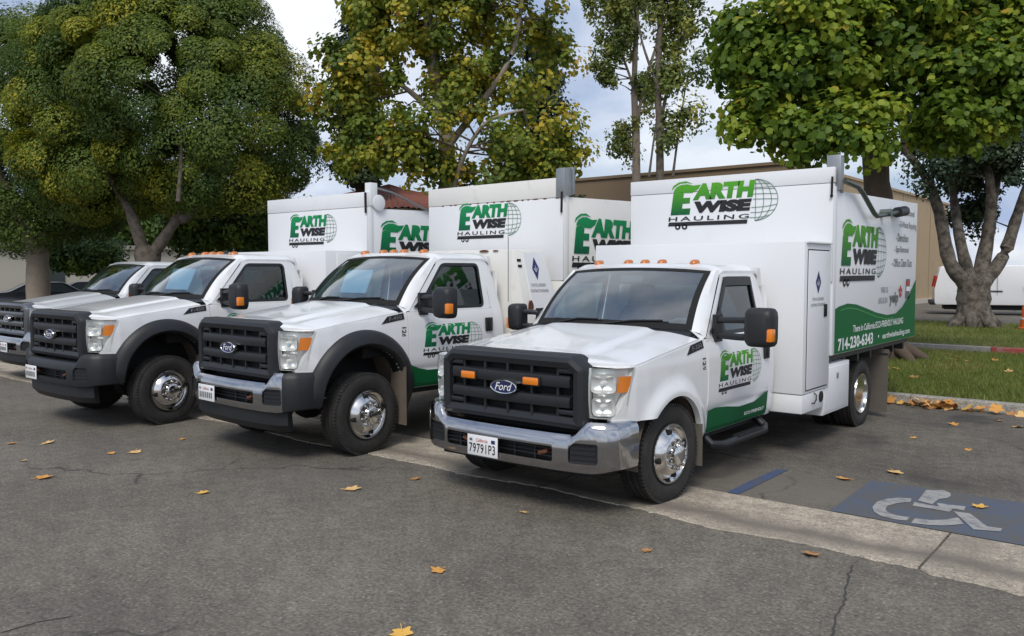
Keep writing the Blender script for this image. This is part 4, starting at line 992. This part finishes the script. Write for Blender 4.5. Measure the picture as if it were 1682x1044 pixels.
def van_extra(t):
    for s in (-1, 1):
        b = MB(); b.box((-1.26, s * .84, 1.42), (.07, .16, .50), 0, Matrix.Rotation(R(9), 3, 'Y')); b.build('tail_lamp', mat('tail_red', (.35, .02, .015), .3), t, bevel=.015)
        b = MB(); b.box((.4, s * (1.0), 1.02), (1.7, .03, .045)); b.build('rub_strip', plastic, t)
        b = MB(); b.box((2.05, s * .995, 1.12), (.05, .05, .22)); b.build('door_handle', plastic, t)
        b = MB(); b.box((1.05, s * .985, 1.25), (.012, .012, 1.5)); b.build('door_gap', seam, t)
    b = MB(); b.box((-1.35, 0, .50), (.22, 1.9, .18)); b.build('rear_bumper', plastic, t, bevel=.03)
    b = MB(); b.box((1.4, 0, .30), (4.6, 1.6, .16)); b.build('underbody', dark, t)
vp = at_ground(1590, 517)
van_dir = np.array([math.cos(R(15)), math.sin(R(15))]); vn = np.array([-math.sin(R(15)), math.cos(R(15))])
vo = vp[:2] + vn * 1.0
far_vehicle('cargo_van', 'white cargo van parked beyond the grass island behind the multi-stemmed tree', 'van', (vo[0], vo[1], 0), R(15),
            [(-1.28, .42), (-1.30, 1.05), (-1.10, 2.02), (-.9, 2.10), (3.0, 2.10), (3.55, 1.95), (4.2, 1.28), (4.9, 1.10), (5.0, .45)], 1.0, boxwhite, [[(2.35, 1.32), (3.75, 1.32), (3.35, 1.85), (2.35, 1.85)]], (0, 3.45), .37, van_extra)
dkpaint = mat('dark_car_paint', (.015, .016, .02), .25, coat=.7)
sedan = [(-1.1, .32), (-1.15, .85), (-.95, 1.0), (-.2, 1.05), (.5, 1.42), (1.7, 1.42), (2.4, 1.0), (3.4, .86), (3.55, .40), (3.4, .30)]
for i, (px, dpt, rz, lab) in enumerate(((20, 33, 75, 'dark sedan parked under the trees past the silver pickup, beside a thick trunk'), (102, 35, 70, 'black hatchback seen over the bonnet of the silver pickup'))):
    c = at_depth(px, 450, dpt)
    far_vehicle('parked_car', lab, 'car', (c[0], c[1], 0), R(rz), sedan, .88, dkpaint, [[(0.0, 1.02), (.55, 1.35), (1.05, 1.35), (1.05, 1.02)], [(1.15, 1.02), (1.15, 1.35), (1.62, 1.35), (2.15, 1.02)]], (0, 2.65), .32)
# orange traffic barrel on the island
c = at_ground(1691, 541, .12)
t = empty('traffic_barrel', (c[0], c[1], .12)); tag(t, 'orange plastic traffic barrel on the grass island near the red kerb', 'barrel')
b = MB(); b.lathe([(.30, 0), (.30, .06), (.25, .07), (.24, .35), (.22, .37), (.21, .66), (.18, .70), (.001, .70)], n=24, axis='z'); b.build('drum', mat('orange_plastic', (.75, .14, .02), .5), t)
b = MB(); b.lathe([(.243, .30), (.246, .31), (.243, .36)], n=24, axis='z'); b.build('reflective_band', inkwhite, t)

# ------------------------------------------------------------------ trees
def foliage_mat(name, stops, trans=.35):
    m = bpy.data.materials.new(name); m.use_nodes = True; t = m.node_tree; t.nodes.clear(); l = t.links.new
    a = N('ShaderNodeAttribute', t, attribute_name='tint'); r = N('ShaderNodeValToRGB', t); l(a.outputs['Fac'], r.inputs[0])
    for i, (p, c) in enumerate(stops):
        e = r.color_ramp.elements[i] if i < 2 else r.color_ramp.elements.new(p)
        e.position = p; e.color = (*c, 1)
    p = N('ShaderNodeBsdfPrincipled', t); p.inputs['Roughness'].default_value = .55; p.inputs['Specular IOR Level'].default_value = .35; l(r.outputs[0], p.inputs['Base Color'])
    tr = N('ShaderNodeBsdfTranslucent', t); l(r.outputs[0], tr.inputs[0]); mi = N('ShaderNodeMixShader', t); mi.inputs[0].default_value = trans; l(p.outputs[0], mi.inputs[1]); l(tr.outputs[0], mi.inputs[2])
    o = N('ShaderNodeOutputMaterial', t); l(mi.outputs[0], o.inputs[0]); return m
OVAL = np.array([(0, -.5), (.26, -.08), (.20, .22), (0, .5), (-.20, .22), (-.26, -.08)])
LOBED = np.array([(0, -.40), (.20, -.36), (.44, -.22), (.40, .02), (.48, .24), (.26, .30), (0, .54), (-.26, .30), (-.48, .24), (-.40, .02), (-.44, -.22), (-.20, -.36)])
DIAM = np.array([(0, -.5), (.27, .02), (0, .5), (-.27, .02)])
NEEDLE = np.array([(-.07, -.5), (.07, -.5), (.09, .5), (-.09, .5)])
def leaf_mesh(name, C, Nrm, size, tint, shape, m, parent, droop=.25):
    n = len(C); k = len(shape)
    Nrm = Nrm / np.linalg.norm(Nrm, axis=1)[:, None]; ref = rng.normal(size=(n, 3)); a = np.cross(Nrm, ref); a /= np.linalg.norm(a, axis=1)[:, None]; b_ = np.cross(Nrm, a)
    sz = size * rng.uniform(.65, 1.3, n)
    fold = (np.abs(shape[:, 0]) * droop)[None, :, None] * -Nrm[:, None, :]
    V = C[:, None, :] + sz[:, None, None] * (shape[None, :, 0, None] * a[:, None, :] + shape[None, :, 1, None] * b_[:, None, :] + fold)
    return mesh_np(name, V.reshape(-1, 3), np.arange(n * k), k, m, parent, tint)
def EL(px, py, d, rx, ry, rd=None):
    s = d / 1365.74; return (at_depth(px, py, d), np.array([rx * s, (rd or (rx + ry) / 2) * s, ry * s]))
def crown(els, nclump, cr, per, shell=.55, flat=.8, cut_z=None, cull=.62, puff=.45, gap=0):
    """clump centres spread through the outer shell of several ellipsoids, leaves spread through each clump"""
    w = np.array([r[0] * r[1] * r[2] for c, r in els]) ** .67; w /= w.sum(); cc = []
    ang = CAM_YAW; Rz = np.array([[math.cos(ang), -math.sin(ang), 0], [math.sin(ang), math.cos(ang), 0], [0, 0, 1]])
    tries = 0
    while len(cc) < nclump:
        i = rng.choice(len(els), p=w); c, r = els[i]; d = rng.normal(size=3); d /= np.linalg.norm(d); q = rng.uniform(shell, 1.0); p = c + Rz @ (d * r * q)
        if cut_z is not None and p[2] < cut_z: continue
        ok = True; tries += 1
        if gap and tries < 40000 and cc and np.min(np.linalg.norm(np.array([a for a, _ in cc]) - p, axis=1)) < gap * cr: continue
        for j, (c2, r2) in enumerate(els):
            if j != i and np.linalg.norm((Rz.T @ (p - c2)) / r2) < cull: ok = False; break
        if ok: cc.append((p, d))
    cen = np.array([p for p, d in cc]); out = np.array([d for p, d in cc])
    rad = cr * rng.uniform(.6, 1.35, nclump) * (1 if not gap else rng.choice([.75, 1.0, 1.2], nclump)); n = nclump * per; ci = np.repeat(np.arange(nclump), per)
    d = rng.normal(size=(n, 3)); d /= np.linalg.norm(d, axis=1)[:, None]; q = rng.uniform(0, 1, n) ** puff
    if puff < .3:                                                        # rounded tufts: leaves sit on the outward and upper side
        ax = out[ci] + np.array([0, 0, .7]); ax /= np.linalg.norm(ax, axis=1)[:, None]; k_ = (d * ax).sum(1); d = np.where((k_ < -.25)[:, None], d - 2 * k_[:, None] * ax, d)
    P = cen[ci] + d * (rad[ci] * q)[:, None] * np.array([1, 1, flat])
    return P, d * (.8 if puff > .3 else 1.3) + out[ci] * .35 + np.array([0, 0, .55]) + rng.normal(size=(n, 3)) * (.45 if puff > .3 else .38), ci, cen
bark_g = mat('bark_grey', (.15, .125, .10), .95, var=.4, vs_=5, bump=1.0, bs=9, dirt=(.07, .06, .05), dscale=7, dlo=.45, dhi=.62)
bark_m = mat('bark_mottled', (.17, .145, .12), .95, var=.45, vs_=6, bump=1.0, bs=10, dirt=(.055, .045, .037), dscale=5, dlo=.42, dhi=.60)
bark_b = mat('bark_brown', (.10, .075, .055), .95, var=.35, vs_=9, bump=1.0, bs=20)
bark_p = mat('bark_pale', (.26, .215, .17), .95, var=.3, vs_=6, bump=.9, bs=14)
def smooth_path(pts, n=5):
    pts = [np.array(p, float) for p in pts]; out = []
    for i in range(len(pts) - 1):
        p0, p1, p2, p3 = pts[max(i - 1, 0)], pts[i], pts[i + 1], pts[min(i + 2, len(pts) - 1)]
        for k in range(n):
            t = k / n; out.append(.5 * ((2 * p1) + (-p0 + p2) * t + (2 * p0 - 5 * p1 + 4 * p2 - p3) * t * t + (-p0 + 3 * p1 - 3 * p2 + p3) * t ** 3))
    out.append(pts[-1]); return out
def limb(b, pts, r0, r1, n=10):
    sp = smooth_path(pts); m_ = len(sp); rr = [r0 + (r1 - r0) * (i / (m_ - 1)) ** .8 for i in range(m_)]; rr = [r * (1 + .06 * math.sin(i * 2.3)) for i, r in enumerate(rr)]; b.tube(sp, rr, n)
def tree(name, label, base, trunks, bark, els, nclump, cr, per, leaf, shape, fm, group=None, tints=(.0, 1.0), shell=.55, flat=.8, twigs=40, droop=.25, flare=None, cull=.62, puff=.45, gap=0):
    t = empty(name, base); tag(t, label, 'tree', group); o = np.array(base, float)
    for k, (pts, r0, r1) in enumerate(trunks):
        b = MB(); limb(b, [np.array(p) - o for p in pts], r0, r1, 12 if k == 0 else 8)
        if k == 0 and flare:
            for a in np.linspace(0, 2 * math.pi, 7, endpoint=False) + .3:
                r_ = flare * rng.uniform(.8, 1.2); b.tube([(math.cos(a) * r0 * .3, math.sin(a) * r0 * .3, .55), (math.cos(a) * r0 * .85, math.sin(a) * r0 * .85, .22), (math.cos(a) * (r0 + r_ * .6), math.sin(a) * (r0 + r_ * .6), .05), (math.cos(a) * (r0 + r_), math.sin(a) * (r0 + r_), -.05)], [r0 * .5, r0 * .42, r0 * .28, r0 * .1], 8)
        b.build('trunk' if k == 0 else 'limb', bark, t, smooth=60)
    P, Nn, ci, cen = crown(els, nclump, cr, per, shell, flat, cull=cull, puff=puff, gap=gap)
    ct = rng.uniform(tints[0], tints[1], nclump); tint = np.clip(ct[ci] + rng.normal(0, .13, len(P)), 0, 1)
    # twigs reach from the nearest limb into the clumps
    lp = np.array([q for pts, r0, r1 in trunks for q in smooth_path(pts, 6)[2:]]); b = MB()
    if twigs:
        for i in rng.choice(nclump, min(twigs, nclump), replace=False):
            s = lp[np.argmin(np.linalg.norm(lp - cen[i], axis=1) + np.maximum(0, lp[:, 2] - cen[i][2]) * 2)]; 
            if np.linalg.norm(s - cen[i]) > 1.9: continue
            mid = (s + cen[i]) / 2 + rng.normal(0, .12, 3); b.tube([s - o, mid - o, cen[i] - o], [.03, .018, .007], 5)
        tw = b.build('branches', bark_b, t, smooth=60); tw['kind'] = 'stuff'
    cw = leaf_mesh('crown', P - o, Nn, leaf, tint, shape, fm, t, droop); cw['kind'] = 'stuff'
    return t
fol_dense = foliage_mat('foliage_dense', [(0, (0.054, 0.099, 0.021)), (.45, (0.113, 0.176, 0.030)), (.75, (0.217, 0.269, 0.033)), (1, (0.493, 0.448, 0.045))], .42)
fol_syc = foliage_mat('foliage_sycamore', [(0, (0.092, 0.154, 0.031)), (.4, (0.200, 0.262, 0.039)), (.7, (0.416, 0.400, 0.046)), (.92, (0.693, 0.524, 0.054)), (1, (0.554, 0.308, 0.077))], .42)
fol_front = foliage_mat('foliage_broad', [(0, (0.077, 0.147, 0.022)), (.5, (0.196, 0.294, 0.031)), (.85, (0.378, 0.434, 0.042)), (1, (0.532, 0.378, 0.056))], .45)
fol_euc = foliage_mat('foliage_gum', [(0, (0.091, 0.137, 0.051)), (.5, (0.200, 0.255, 0.064)), (1, (0.419, 0.400, 0.082))], .4)
fol_dark = foliage_mat('foliage_conifer', [(0, (0.027, 0.050, 0.027)), (1, (0.060, 0.090, 0.038))], .2)
fol_green = foliage_mat('foliage_green', [(0, (0.049, 0.098, 0.024)), (.6, (0.116, 0.194, 0.039)), (1, (0.194, 0.271, 0.039))], .35)

D = at_depth
G0 = lambda px, d: tuple(np.r_[D(px, 440, d)[:2], 0.0])
# dense evergreen with rounded clumps
bs = G0(243, 22)
tree('evergreen_tree', 'huge dense evergreen tree with rounded clumps and yellowing tips behind the flared trucks', bs,
     [([bs, D(243, 430, 22), D(242, 405, 22)], .36, .30), ([D(240, 425, 22), D(222, 370, 21.7), D(205, 330, 21.7), D(160, 250, 21.5), D(120, 150, 22)], .19, .07), ([D(245, 425, 22), D(280, 375, 21.8), D(320, 300, 22), D(330, 150, 22)], .19, .07), ([D(300, 360, 21.7), D(360, 320, 21.3), D(440, 270, 21.5)], .13, .05), ([D(293, 330, 20.4), D(298, 240, 20.2), D(292, 170, 20.3)], .06, .03)],
     bark_g, [EL(280, 140, 22, 165, 150, 165), EL(395, 200, 22.3, 100, 125), EL(160, 190, 22.6, 115, 155), EL(325, 240, 22, 140, 86), EL(230, 75, 22, 135, 85), EL(370, 90, 22, 70, 85), EL(180, 262, 22.3, 115, 76), EL(445, 250, 22.4, 50, 50)],
     250, .70, 1350, .085, DIAM, fol_dense, 'trees behind the parked trucks', (.08, .88), shell=.82, flat=.84, twigs=60, cull=.84, puff=.15, gap=1.12)
bs = G0(60, 26)
tree('evergreen_tree', 'dark dense evergreen tree with thick trunk behind the silver pickup', bs,
     [([bs, D(62, 430, 26), D(58, 390, 26)], .36, .30), ([D(60, 400, 26), D(20, 330, 26), D(-20, 250, 26)], .25, .1), ([D(60, 400, 26), D(110, 340, 26), D(130, 260, 26)], .25, .1)],
     bark_p, [EL(40, 200, 26, 130, 150), EL(-30, 150, 26, 110, 120), EL(110, 305, 26, 110, 66), EL(10, 330, 26, 100, 60), EL(70, 130, 26, 100, 80)],
     160, .84, 1000, .105, DIAM, fol_dense, 'trees behind the parked trucks', (.05, .75), shell=.82, flat=.84, twigs=40, cull=.84, puff=.15, gap=1.12)
# yellowing sycamore
bs = G0(738, 21)
tree('sycamore_tree', 'tall yellowing sycamore with patchy leaves behind the middle truck body', bs,
     [([bs, D(737, 330, 21), D(732, 220, 21), D(715, 130, 21), D(700, 0, 21), D(690, -120, 21)], .27, .09), ([D(735, 240, 21), D(790, 170, 20.8), D(840, 90, 20.6), D(860, -20, 20.5)], .11, .04), ([D(728, 200, 21), D(660, 140, 20.8), D(590, 110, 20.6)], .10, .03), ([D(745, 310, 20.6), D(765, 250, 20.2), D(800, 200, 20), D(860, 180, 20)], .07, .03)],
     bark_p, [EL(700, 40, 21, 130, 130), EL(590, 170, 21, 80, 90), EL(560, 110, 20.5, 55, 60), EL(690, 220, 20, 85, 75), EL(820, 90, 21.5, 100, 110), EL(850, 230, 20.5, 85, 65), EL(760, -60, 21, 190, 110), EL(610, 20, 21, 65, 90), EL(905, 60, 21.5, 50, 80), EL(650, 250, 20, 55, 40), EL(900, 275, 20.5, 45, 40), EL(760, 150, 21, 70, 80), EL(715, 270, 20.5, 60, 35), EL(830, 290, 21, 90, 45), EL(600, 240, 20.5, 70, 50), EL(930, 240, 21, 35, 70)],
     430, .40, 92, .118, LOBED, fol_syc, 'trees behind the parked trucks', (.1, .85), shell=.25, flat=.95, twigs=130, cull=.3)
# conifers behind the sycamore
for px, d, top, r, lab in ((592, 27, -40, 44, 'dark narrow conifer standing left of the yellowing sycamore'), (895, 29, 20, 60, 'dark broad conifer standing behind the yellowing sycamore')):
    bs = G0(px, d)
    tree('conifer_tree', lab, bs, [([bs, D(px, 200, d), D(px + 3, top - 20, d)], .25, .05)], bark_b,
         [EL(px, top + 60 + k * 62, d, r * (.55 + .12 * k) * (1 if k < 5 else .8), 48) for k in range(5)], 150, .5, 150, .16, OVAL, fol_dark, 'trees behind the parked trucks', (0, 1), shell=.3, flat=.55, twigs=50, cull=.3)
# two slender gums
for px, d, lab, els in ((1046, 30, 'slender pale-trunked gum tree with drooping clumps beside the brown wall', [EL(1015, 60, 30, 50, 55), EL(1000, 115, 30, 38, 38), EL(1040, -20, 30, 60, 60), EL(1030, 225, 30, 30, 35), EL(1060, 140, 30, 35, 40), EL(1010, 10, 30, 45, 45)]),
                        (1085, 27, 'slender dark-stemmed gum tree with bare forked limbs behind the front truck', [EL(1120, 40, 27, 42, 55), EL(1100, 215, 27, 32, 40), EL(1090, 120, 27, 30, 45), EL(1135, 110, 27, 25, 32), EL(1080, -30, 27, 60, 60), EL(1140, -10, 27, 40, 50), EL(1125, 190, 27, 20, 28)])):
    bs = G0(px, d)
    tree('gum_tree', lab, bs, [([bs, D(px - 1, 250, d), D(px - 4, 130, d), D(px + 4, -60, d)], .20 if d > 28 else .17, .07), ([D(px, 200, d), D(px + 18, 120, d), D(px + 50, 20, d), D(px + 70, -40, d)], .07, .03), ([D(px - 2, 150, d), D(px - 30, 70, d), D(px - 40, 10, d)], .06, .02), ([D(px + 20, 290, d), D(px + 32, 200, d), D(px + 45, 120, d)], .05, .02)],
         bark_p if d > 28 else bark_g, els, 95, .45, 130, .15, OVAL, fol_euc, 'slender gum trees', (.1, .9), shell=.2, flat=1.1, twigs=45, cull=.2)
# broad-leaved tree on the lawn beside the front truck
bs = tuple(np.r_[at_depth(1462, 440, 16.6)[:2], .11])
tree('plane_tree', 'broad-leaved plane tree with dark straight trunk rising behind the front truck body', bs,
     [([bs, D(1452, 420, 16.6), D(1440, 300, 16.5), D(1436, 190, 16.4), D(1432, 60, 16.3), D(1420, -120, 16.2)], .34, .16), ([D(1436, 170, 16.4), D(1380, 90, 15.5), D(1300, 30, 14.8)], .13, .04), ([D(1434, 120, 16.3), D(1500, 40, 15.6), D(1600, -30, 15)], .13, .04), ([D(1436, 200, 16.3), D(1340, 160, 15.2), D(1240, 160, 14.6)], .09, .03), ([D(1436, 190, 16.3), D(1540, 150, 15.4), D(1640, 130, 15)], .09, .03)],
     bark_b, [EL(1320, 90, 15, 130, 120), EL(1250, 185, 14.5, 75, 62), EL(1390, 215, 14.2, 85, 55), EL(1480, 80, 15.5, 130, 120), EL(1600, 110, 15, 120, 110), EL(1560, 205, 14.5, 80, 42), EL(1690, 60, 15, 110, 170), EL(1420, -50, 15.5, 220, 110), EL(1230, 60, 15, 60, 80), EL(1330, 215, 14.5, 60, 50), EL(1640, 170, 14.5, 70, 50)],
     600, .42, 84, .128, LOBED, fol_front, None, (.05, .80), shell=.35, flat=.85, twigs=150, flare=.4, cull=.35)
# multi-stemmed tree on the island
bs = tuple(np.r_[at_ground(1600, 537, .12)[:2], .12]); d = float(np.dot(np.array([bs[0], bs[1], .12 - CAM_H]), _fw))
tree('multi_stem_tree', 'multi-stemmed tree with stout pale trunk growing on the grass island by the red kerb', bs,
     [([bs, D(1599, 500, d), D(1600, 455, d)], .50, .46), ([D(1590, 470, d), D(1560, 430, d), D(1543, 350, d), D(1520, 290, d), D(1480, 240, d)], .27, .10), ([D(1595, 465, d), D(1578, 400, d), D(1566, 320, d + .6), D(1556, 230, d + .8)], .22, .09), ([D(1606, 465, d), D(1622, 390, d), D(1628, 310, d - .5), D(1605, 200, d - .5)], .26, .10), ([D(1612, 468, d), D(1648, 420, d), D(1672, 350, d), D(1700, 270, d)], .26, .11), ([D(1624, 360, d - .2), D(1640, 290, d - .2), D(1650, 220, d)], .14, .06)],
     bark_m, [EL(1545, 270, d - .9, 45, 45), EL(1655, 260, d - .9, 45, 45), EL(1600, 250, d - .8, 50, 40), EL(1570, 190, d, 110, 70), EL(1680, 170, d, 110, 80), EL(1590, 290, d + .8, 50, 60), EL(1520, 240, d, 40, 35), EL(1640, 250, d, 60, 50), EL(1600, 350, d + 1, 35, 50)],
     170, .5, 170, .15, OVAL, fol_dark, None, (.1, 1), shell=.2, flat=.85, twigs=70, flare=.3, cull=.3)
# leafy small trees in the gap
for px, py, d, rx, ry, lab in ((350, 372, 27, 80, 44, 'bright green leafy small tree beyond the dense evergreen'), (425, 375, 26.5, 50, 52, 'green round small tree behind the far truck body'), (130, 420, 31, 60, 26, 'low dark bushy tree behind the silver pickup')):
    bs = G0(px + 40, d)
    tree('small_tree', lab, bs, [([bs, D(px + 40, 410, d), D(px + 20, py - 10, d)], .17, .06)], bark_b, [EL(px, py, d, rx, ry), EL(px + rx * .5, py - ry * .3, d + .5, rx * .6, ry * .9)], 70, .6, 160, .17, OVAL, fol_green, 'small trees in the background', (0, 1), shell=.4, twigs=20)
# far tree line closing the view
for i in range(14):
    px = -150 + i * 62 + rng.uniform(-15, 15); d = rng.uniform(52, 66); bs = G0(px, d); h = rng.uniform(350, 395) if px < 560 else rng.uniform(375, 405)
    tree('background_tree', 'distant green tree in the far row behind the buildings', bs, [([bs, D(px, 430, d), D(px, h + 20, d)], .3, .12)], bark_b, [EL(px, h + 10, d, 55, 38), EL(px + 20, h + 30, d, 50, 30)], 46, 1.1, 90, .36, OVAL, fol_green, 'far row of trees', (0, .8), shell=.4, twigs=8)

# ------------------------------------------------------------------ grass and fallen leaves
grassm = foliage_mat('grass_blades', [(0, (.12, .165, .03)), (.5, (.18, .22, .045)), (.85, (.28, .26, .075)), (1, (.38, .31, .13))], .3)
def grass(name, n, x0, x1, y0, y1, z, label, h=.07, ok=None):
    P = np.c_[rng.uniform(x0, x1, n), rng.uniform(y0, y1, n), np.full(n, z)]
    if ok is not None: P = P[ok(P)]; n = len(P)
    a = rng.uniform(0, 6.28, n); w = rng.uniform(.004, .010, n); hh = h * rng.uniform(.4, 1.3, n); lean = rng.normal(0, .45, (n, 2)) * hh[:, None]
    V = np.zeros((n, 3, 3)); V[:, 0] = P + np.c_[np.cos(a) * w, np.sin(a) * w, -np.full(n, .005)]; V[:, 1] = P - np.c_[np.cos(a) * w, np.sin(a) * w, np.full(n, .005)]; V[:, 2] = P + np.c_[lean, hh]
    patch = .35 + .25 * np.sin(P[:, 0] * 1.7 + 1.3 * np.sin(P[:, 1] * .9)) * np.sin(P[:, 1] * 1.3 + P[:, 0] * .4)
    o = mesh_np(name, V.reshape(-1, 3), np.arange(n * 3), 3, grassm, None, np.clip(patch + rng.normal(0, .22, n), 0, 1)); tag(o, label, 'grass', kind='stuff'); return o
grass('grass', 110000, -7.5, 3.5, 12.68, 20.1, .115, 'short green grass of the lawn strip behind the parking bay kerb')
grass('island_grass', 60000, -8.6, 10, 21.75, 31.3, .125, 'green grass on the island with the multi-stemmed tree', .09, ok=lambda P: P[:, 0] > -6.0 - (P[:, 1] - 21.7) * .285)
leafm = [mat('dry_leaf_' + n_, c_, .8, var=.3, vs_=30) for n_, c_ in (('orange', (.62, .30, .07)), ('tan', (.66, .42, .17)), ('brown', (.42, .21, .07)), ('gold', (.70, .40, .08)))]
def leaf_proto(seed):
    r = np.random.default_rng(seed); b = MB(); n = 26; pts = []
    lob = [(-2.3, .62), (-1.2, .8), (0, 1.0), (1.2, .8), (2.3, .62)]
    for k in range(n):
        th = -math.pi + 2 * math.pi * (k + .5) / n; rad = .50 + max(v * math.exp(-((th - a) / .36) ** 2) for a, v in lob) * .45
        rad *= r.uniform(.9, 1.08); x, y = rad * math.sin(th), rad * math.cos(th); pts.append((x, y))
    cu, tw = r.uniform(.15, .5), r.uniform(-.3, .3)
    zf = lambda x, y: cu * .5 * (x * x) + tw * x * y * .6 + .22 * max(0, y) ** 2 * r.uniform(.8, 1.2)
    V = [(0, 0, .0)] + [(x * .5, y * .5, zf(x * .5, y * .5)) for x, y in pts] + [(x, y, zf(x, y)) for x, y in pts]
    F = [(0, 1 + i, 1 + (i + 1) % n) for i in range(n)] + [(1 + i, 1 + n + i, 1 + n + (i + 1) % n, 1 + (i + 1) % n) for i in range(n)]
    zm = min(v[2] for v in V); b.add([(x, y, z - zm) for x, y, z in V], F)
    b.tube([(0, -.1, .03 - zm), (.03, -.6, .02 - zm), (.10, -1.05, -zm + .03)], .03, 5)
    return b
protos = []
for i in range(6):
    o = leaf_proto(i).build('fallen_leaf', leafm[i % 4]); protos.append(o)
used_ = set(); cnt = [0]
def put_leaf(x, y, z, s, label, group, tilt=1):
    i = cnt[0] % 6; cnt[0] += 1
    if i in used_: o = protos[i].copy(); col.objects.link(o)
    else: o = protos[i]; used_.add(i)
    o.location = (x, y, z); o.scale = (s / 2, s / 2, s / 2); o.rotation_euler = (random.uniform(-.15, .15) * tilt, random.uniform(-.15, .15) * tilt, random.uniform(0, 6.28))
    tag(o, label, 'leaf', group); return o
for (px, py, s) in ((720, 938, .13), (578, 804, .19), (683, 787, .13), (333, 810, .13), (72, 785, .20), (222, 743, .18), (182, 745, .11), (78, 728, .17), (1062, 905, .10), (660, 1041, .16), (20, 729, .12), (40, 757, .08), (300, 722, .09), (860, 842, .08)):
    p = at_ground(px, py); put_leaf(p[0], p[1], .006, s, 'dry curled leaf lying on the open asphalt in front of the trucks', 'leaves on the aisle asphalt')
p = at_ground(1332, 912); put_leaf(p[0], p[1], .012, .16, 'dry orange leaf lying at the edge of the concrete gutter', 'leaves on the gutter')
p = at_ground(1608, 835); put_leaf(p[0], p[1], .018, .15, 'dry tan leaf lying on the painted wheelchair symbol', 'leaves on the wheelchair symbol')
for (px, py, s) in ((1387, 788, .16), (1470, 777, .2), (1566, 698, .16), (1672, 702, .2), (1640, 692, .14), (1500, 720, .1), (1590, 740, .1)):
    p = at_ground(px, py); put_leaf(p[0], p[1], .010, s, 'dry leaf lying on the empty bay asphalt between gutter and kerb', 'leaves in the empty bay')
for k in range(46):
    x = -2.62 + .30 * rng.normal() if k < 34 else rng.uniform(-3.3, -.8); y = 12.44 - abs(rng.normal()) * .11; put_leaf(x, y, .01 + rng.uniform(0, .09) * (k < 34), rng.uniform(.13, .24), 'dry orange leaf in the heap against the lawn kerb', 'leaf heap at the kerb', 4)
for k in range(30):
    x, y = rng.uniform(-4.6, .3), 12.9 + 6.8 * rng.uniform(0, 1) ** 1.2; put_leaf(x, y, .150, rng.uniform(.12, .22), 'dry leaf lying in the grass of the lawn strip', 'leaves on the lawn')
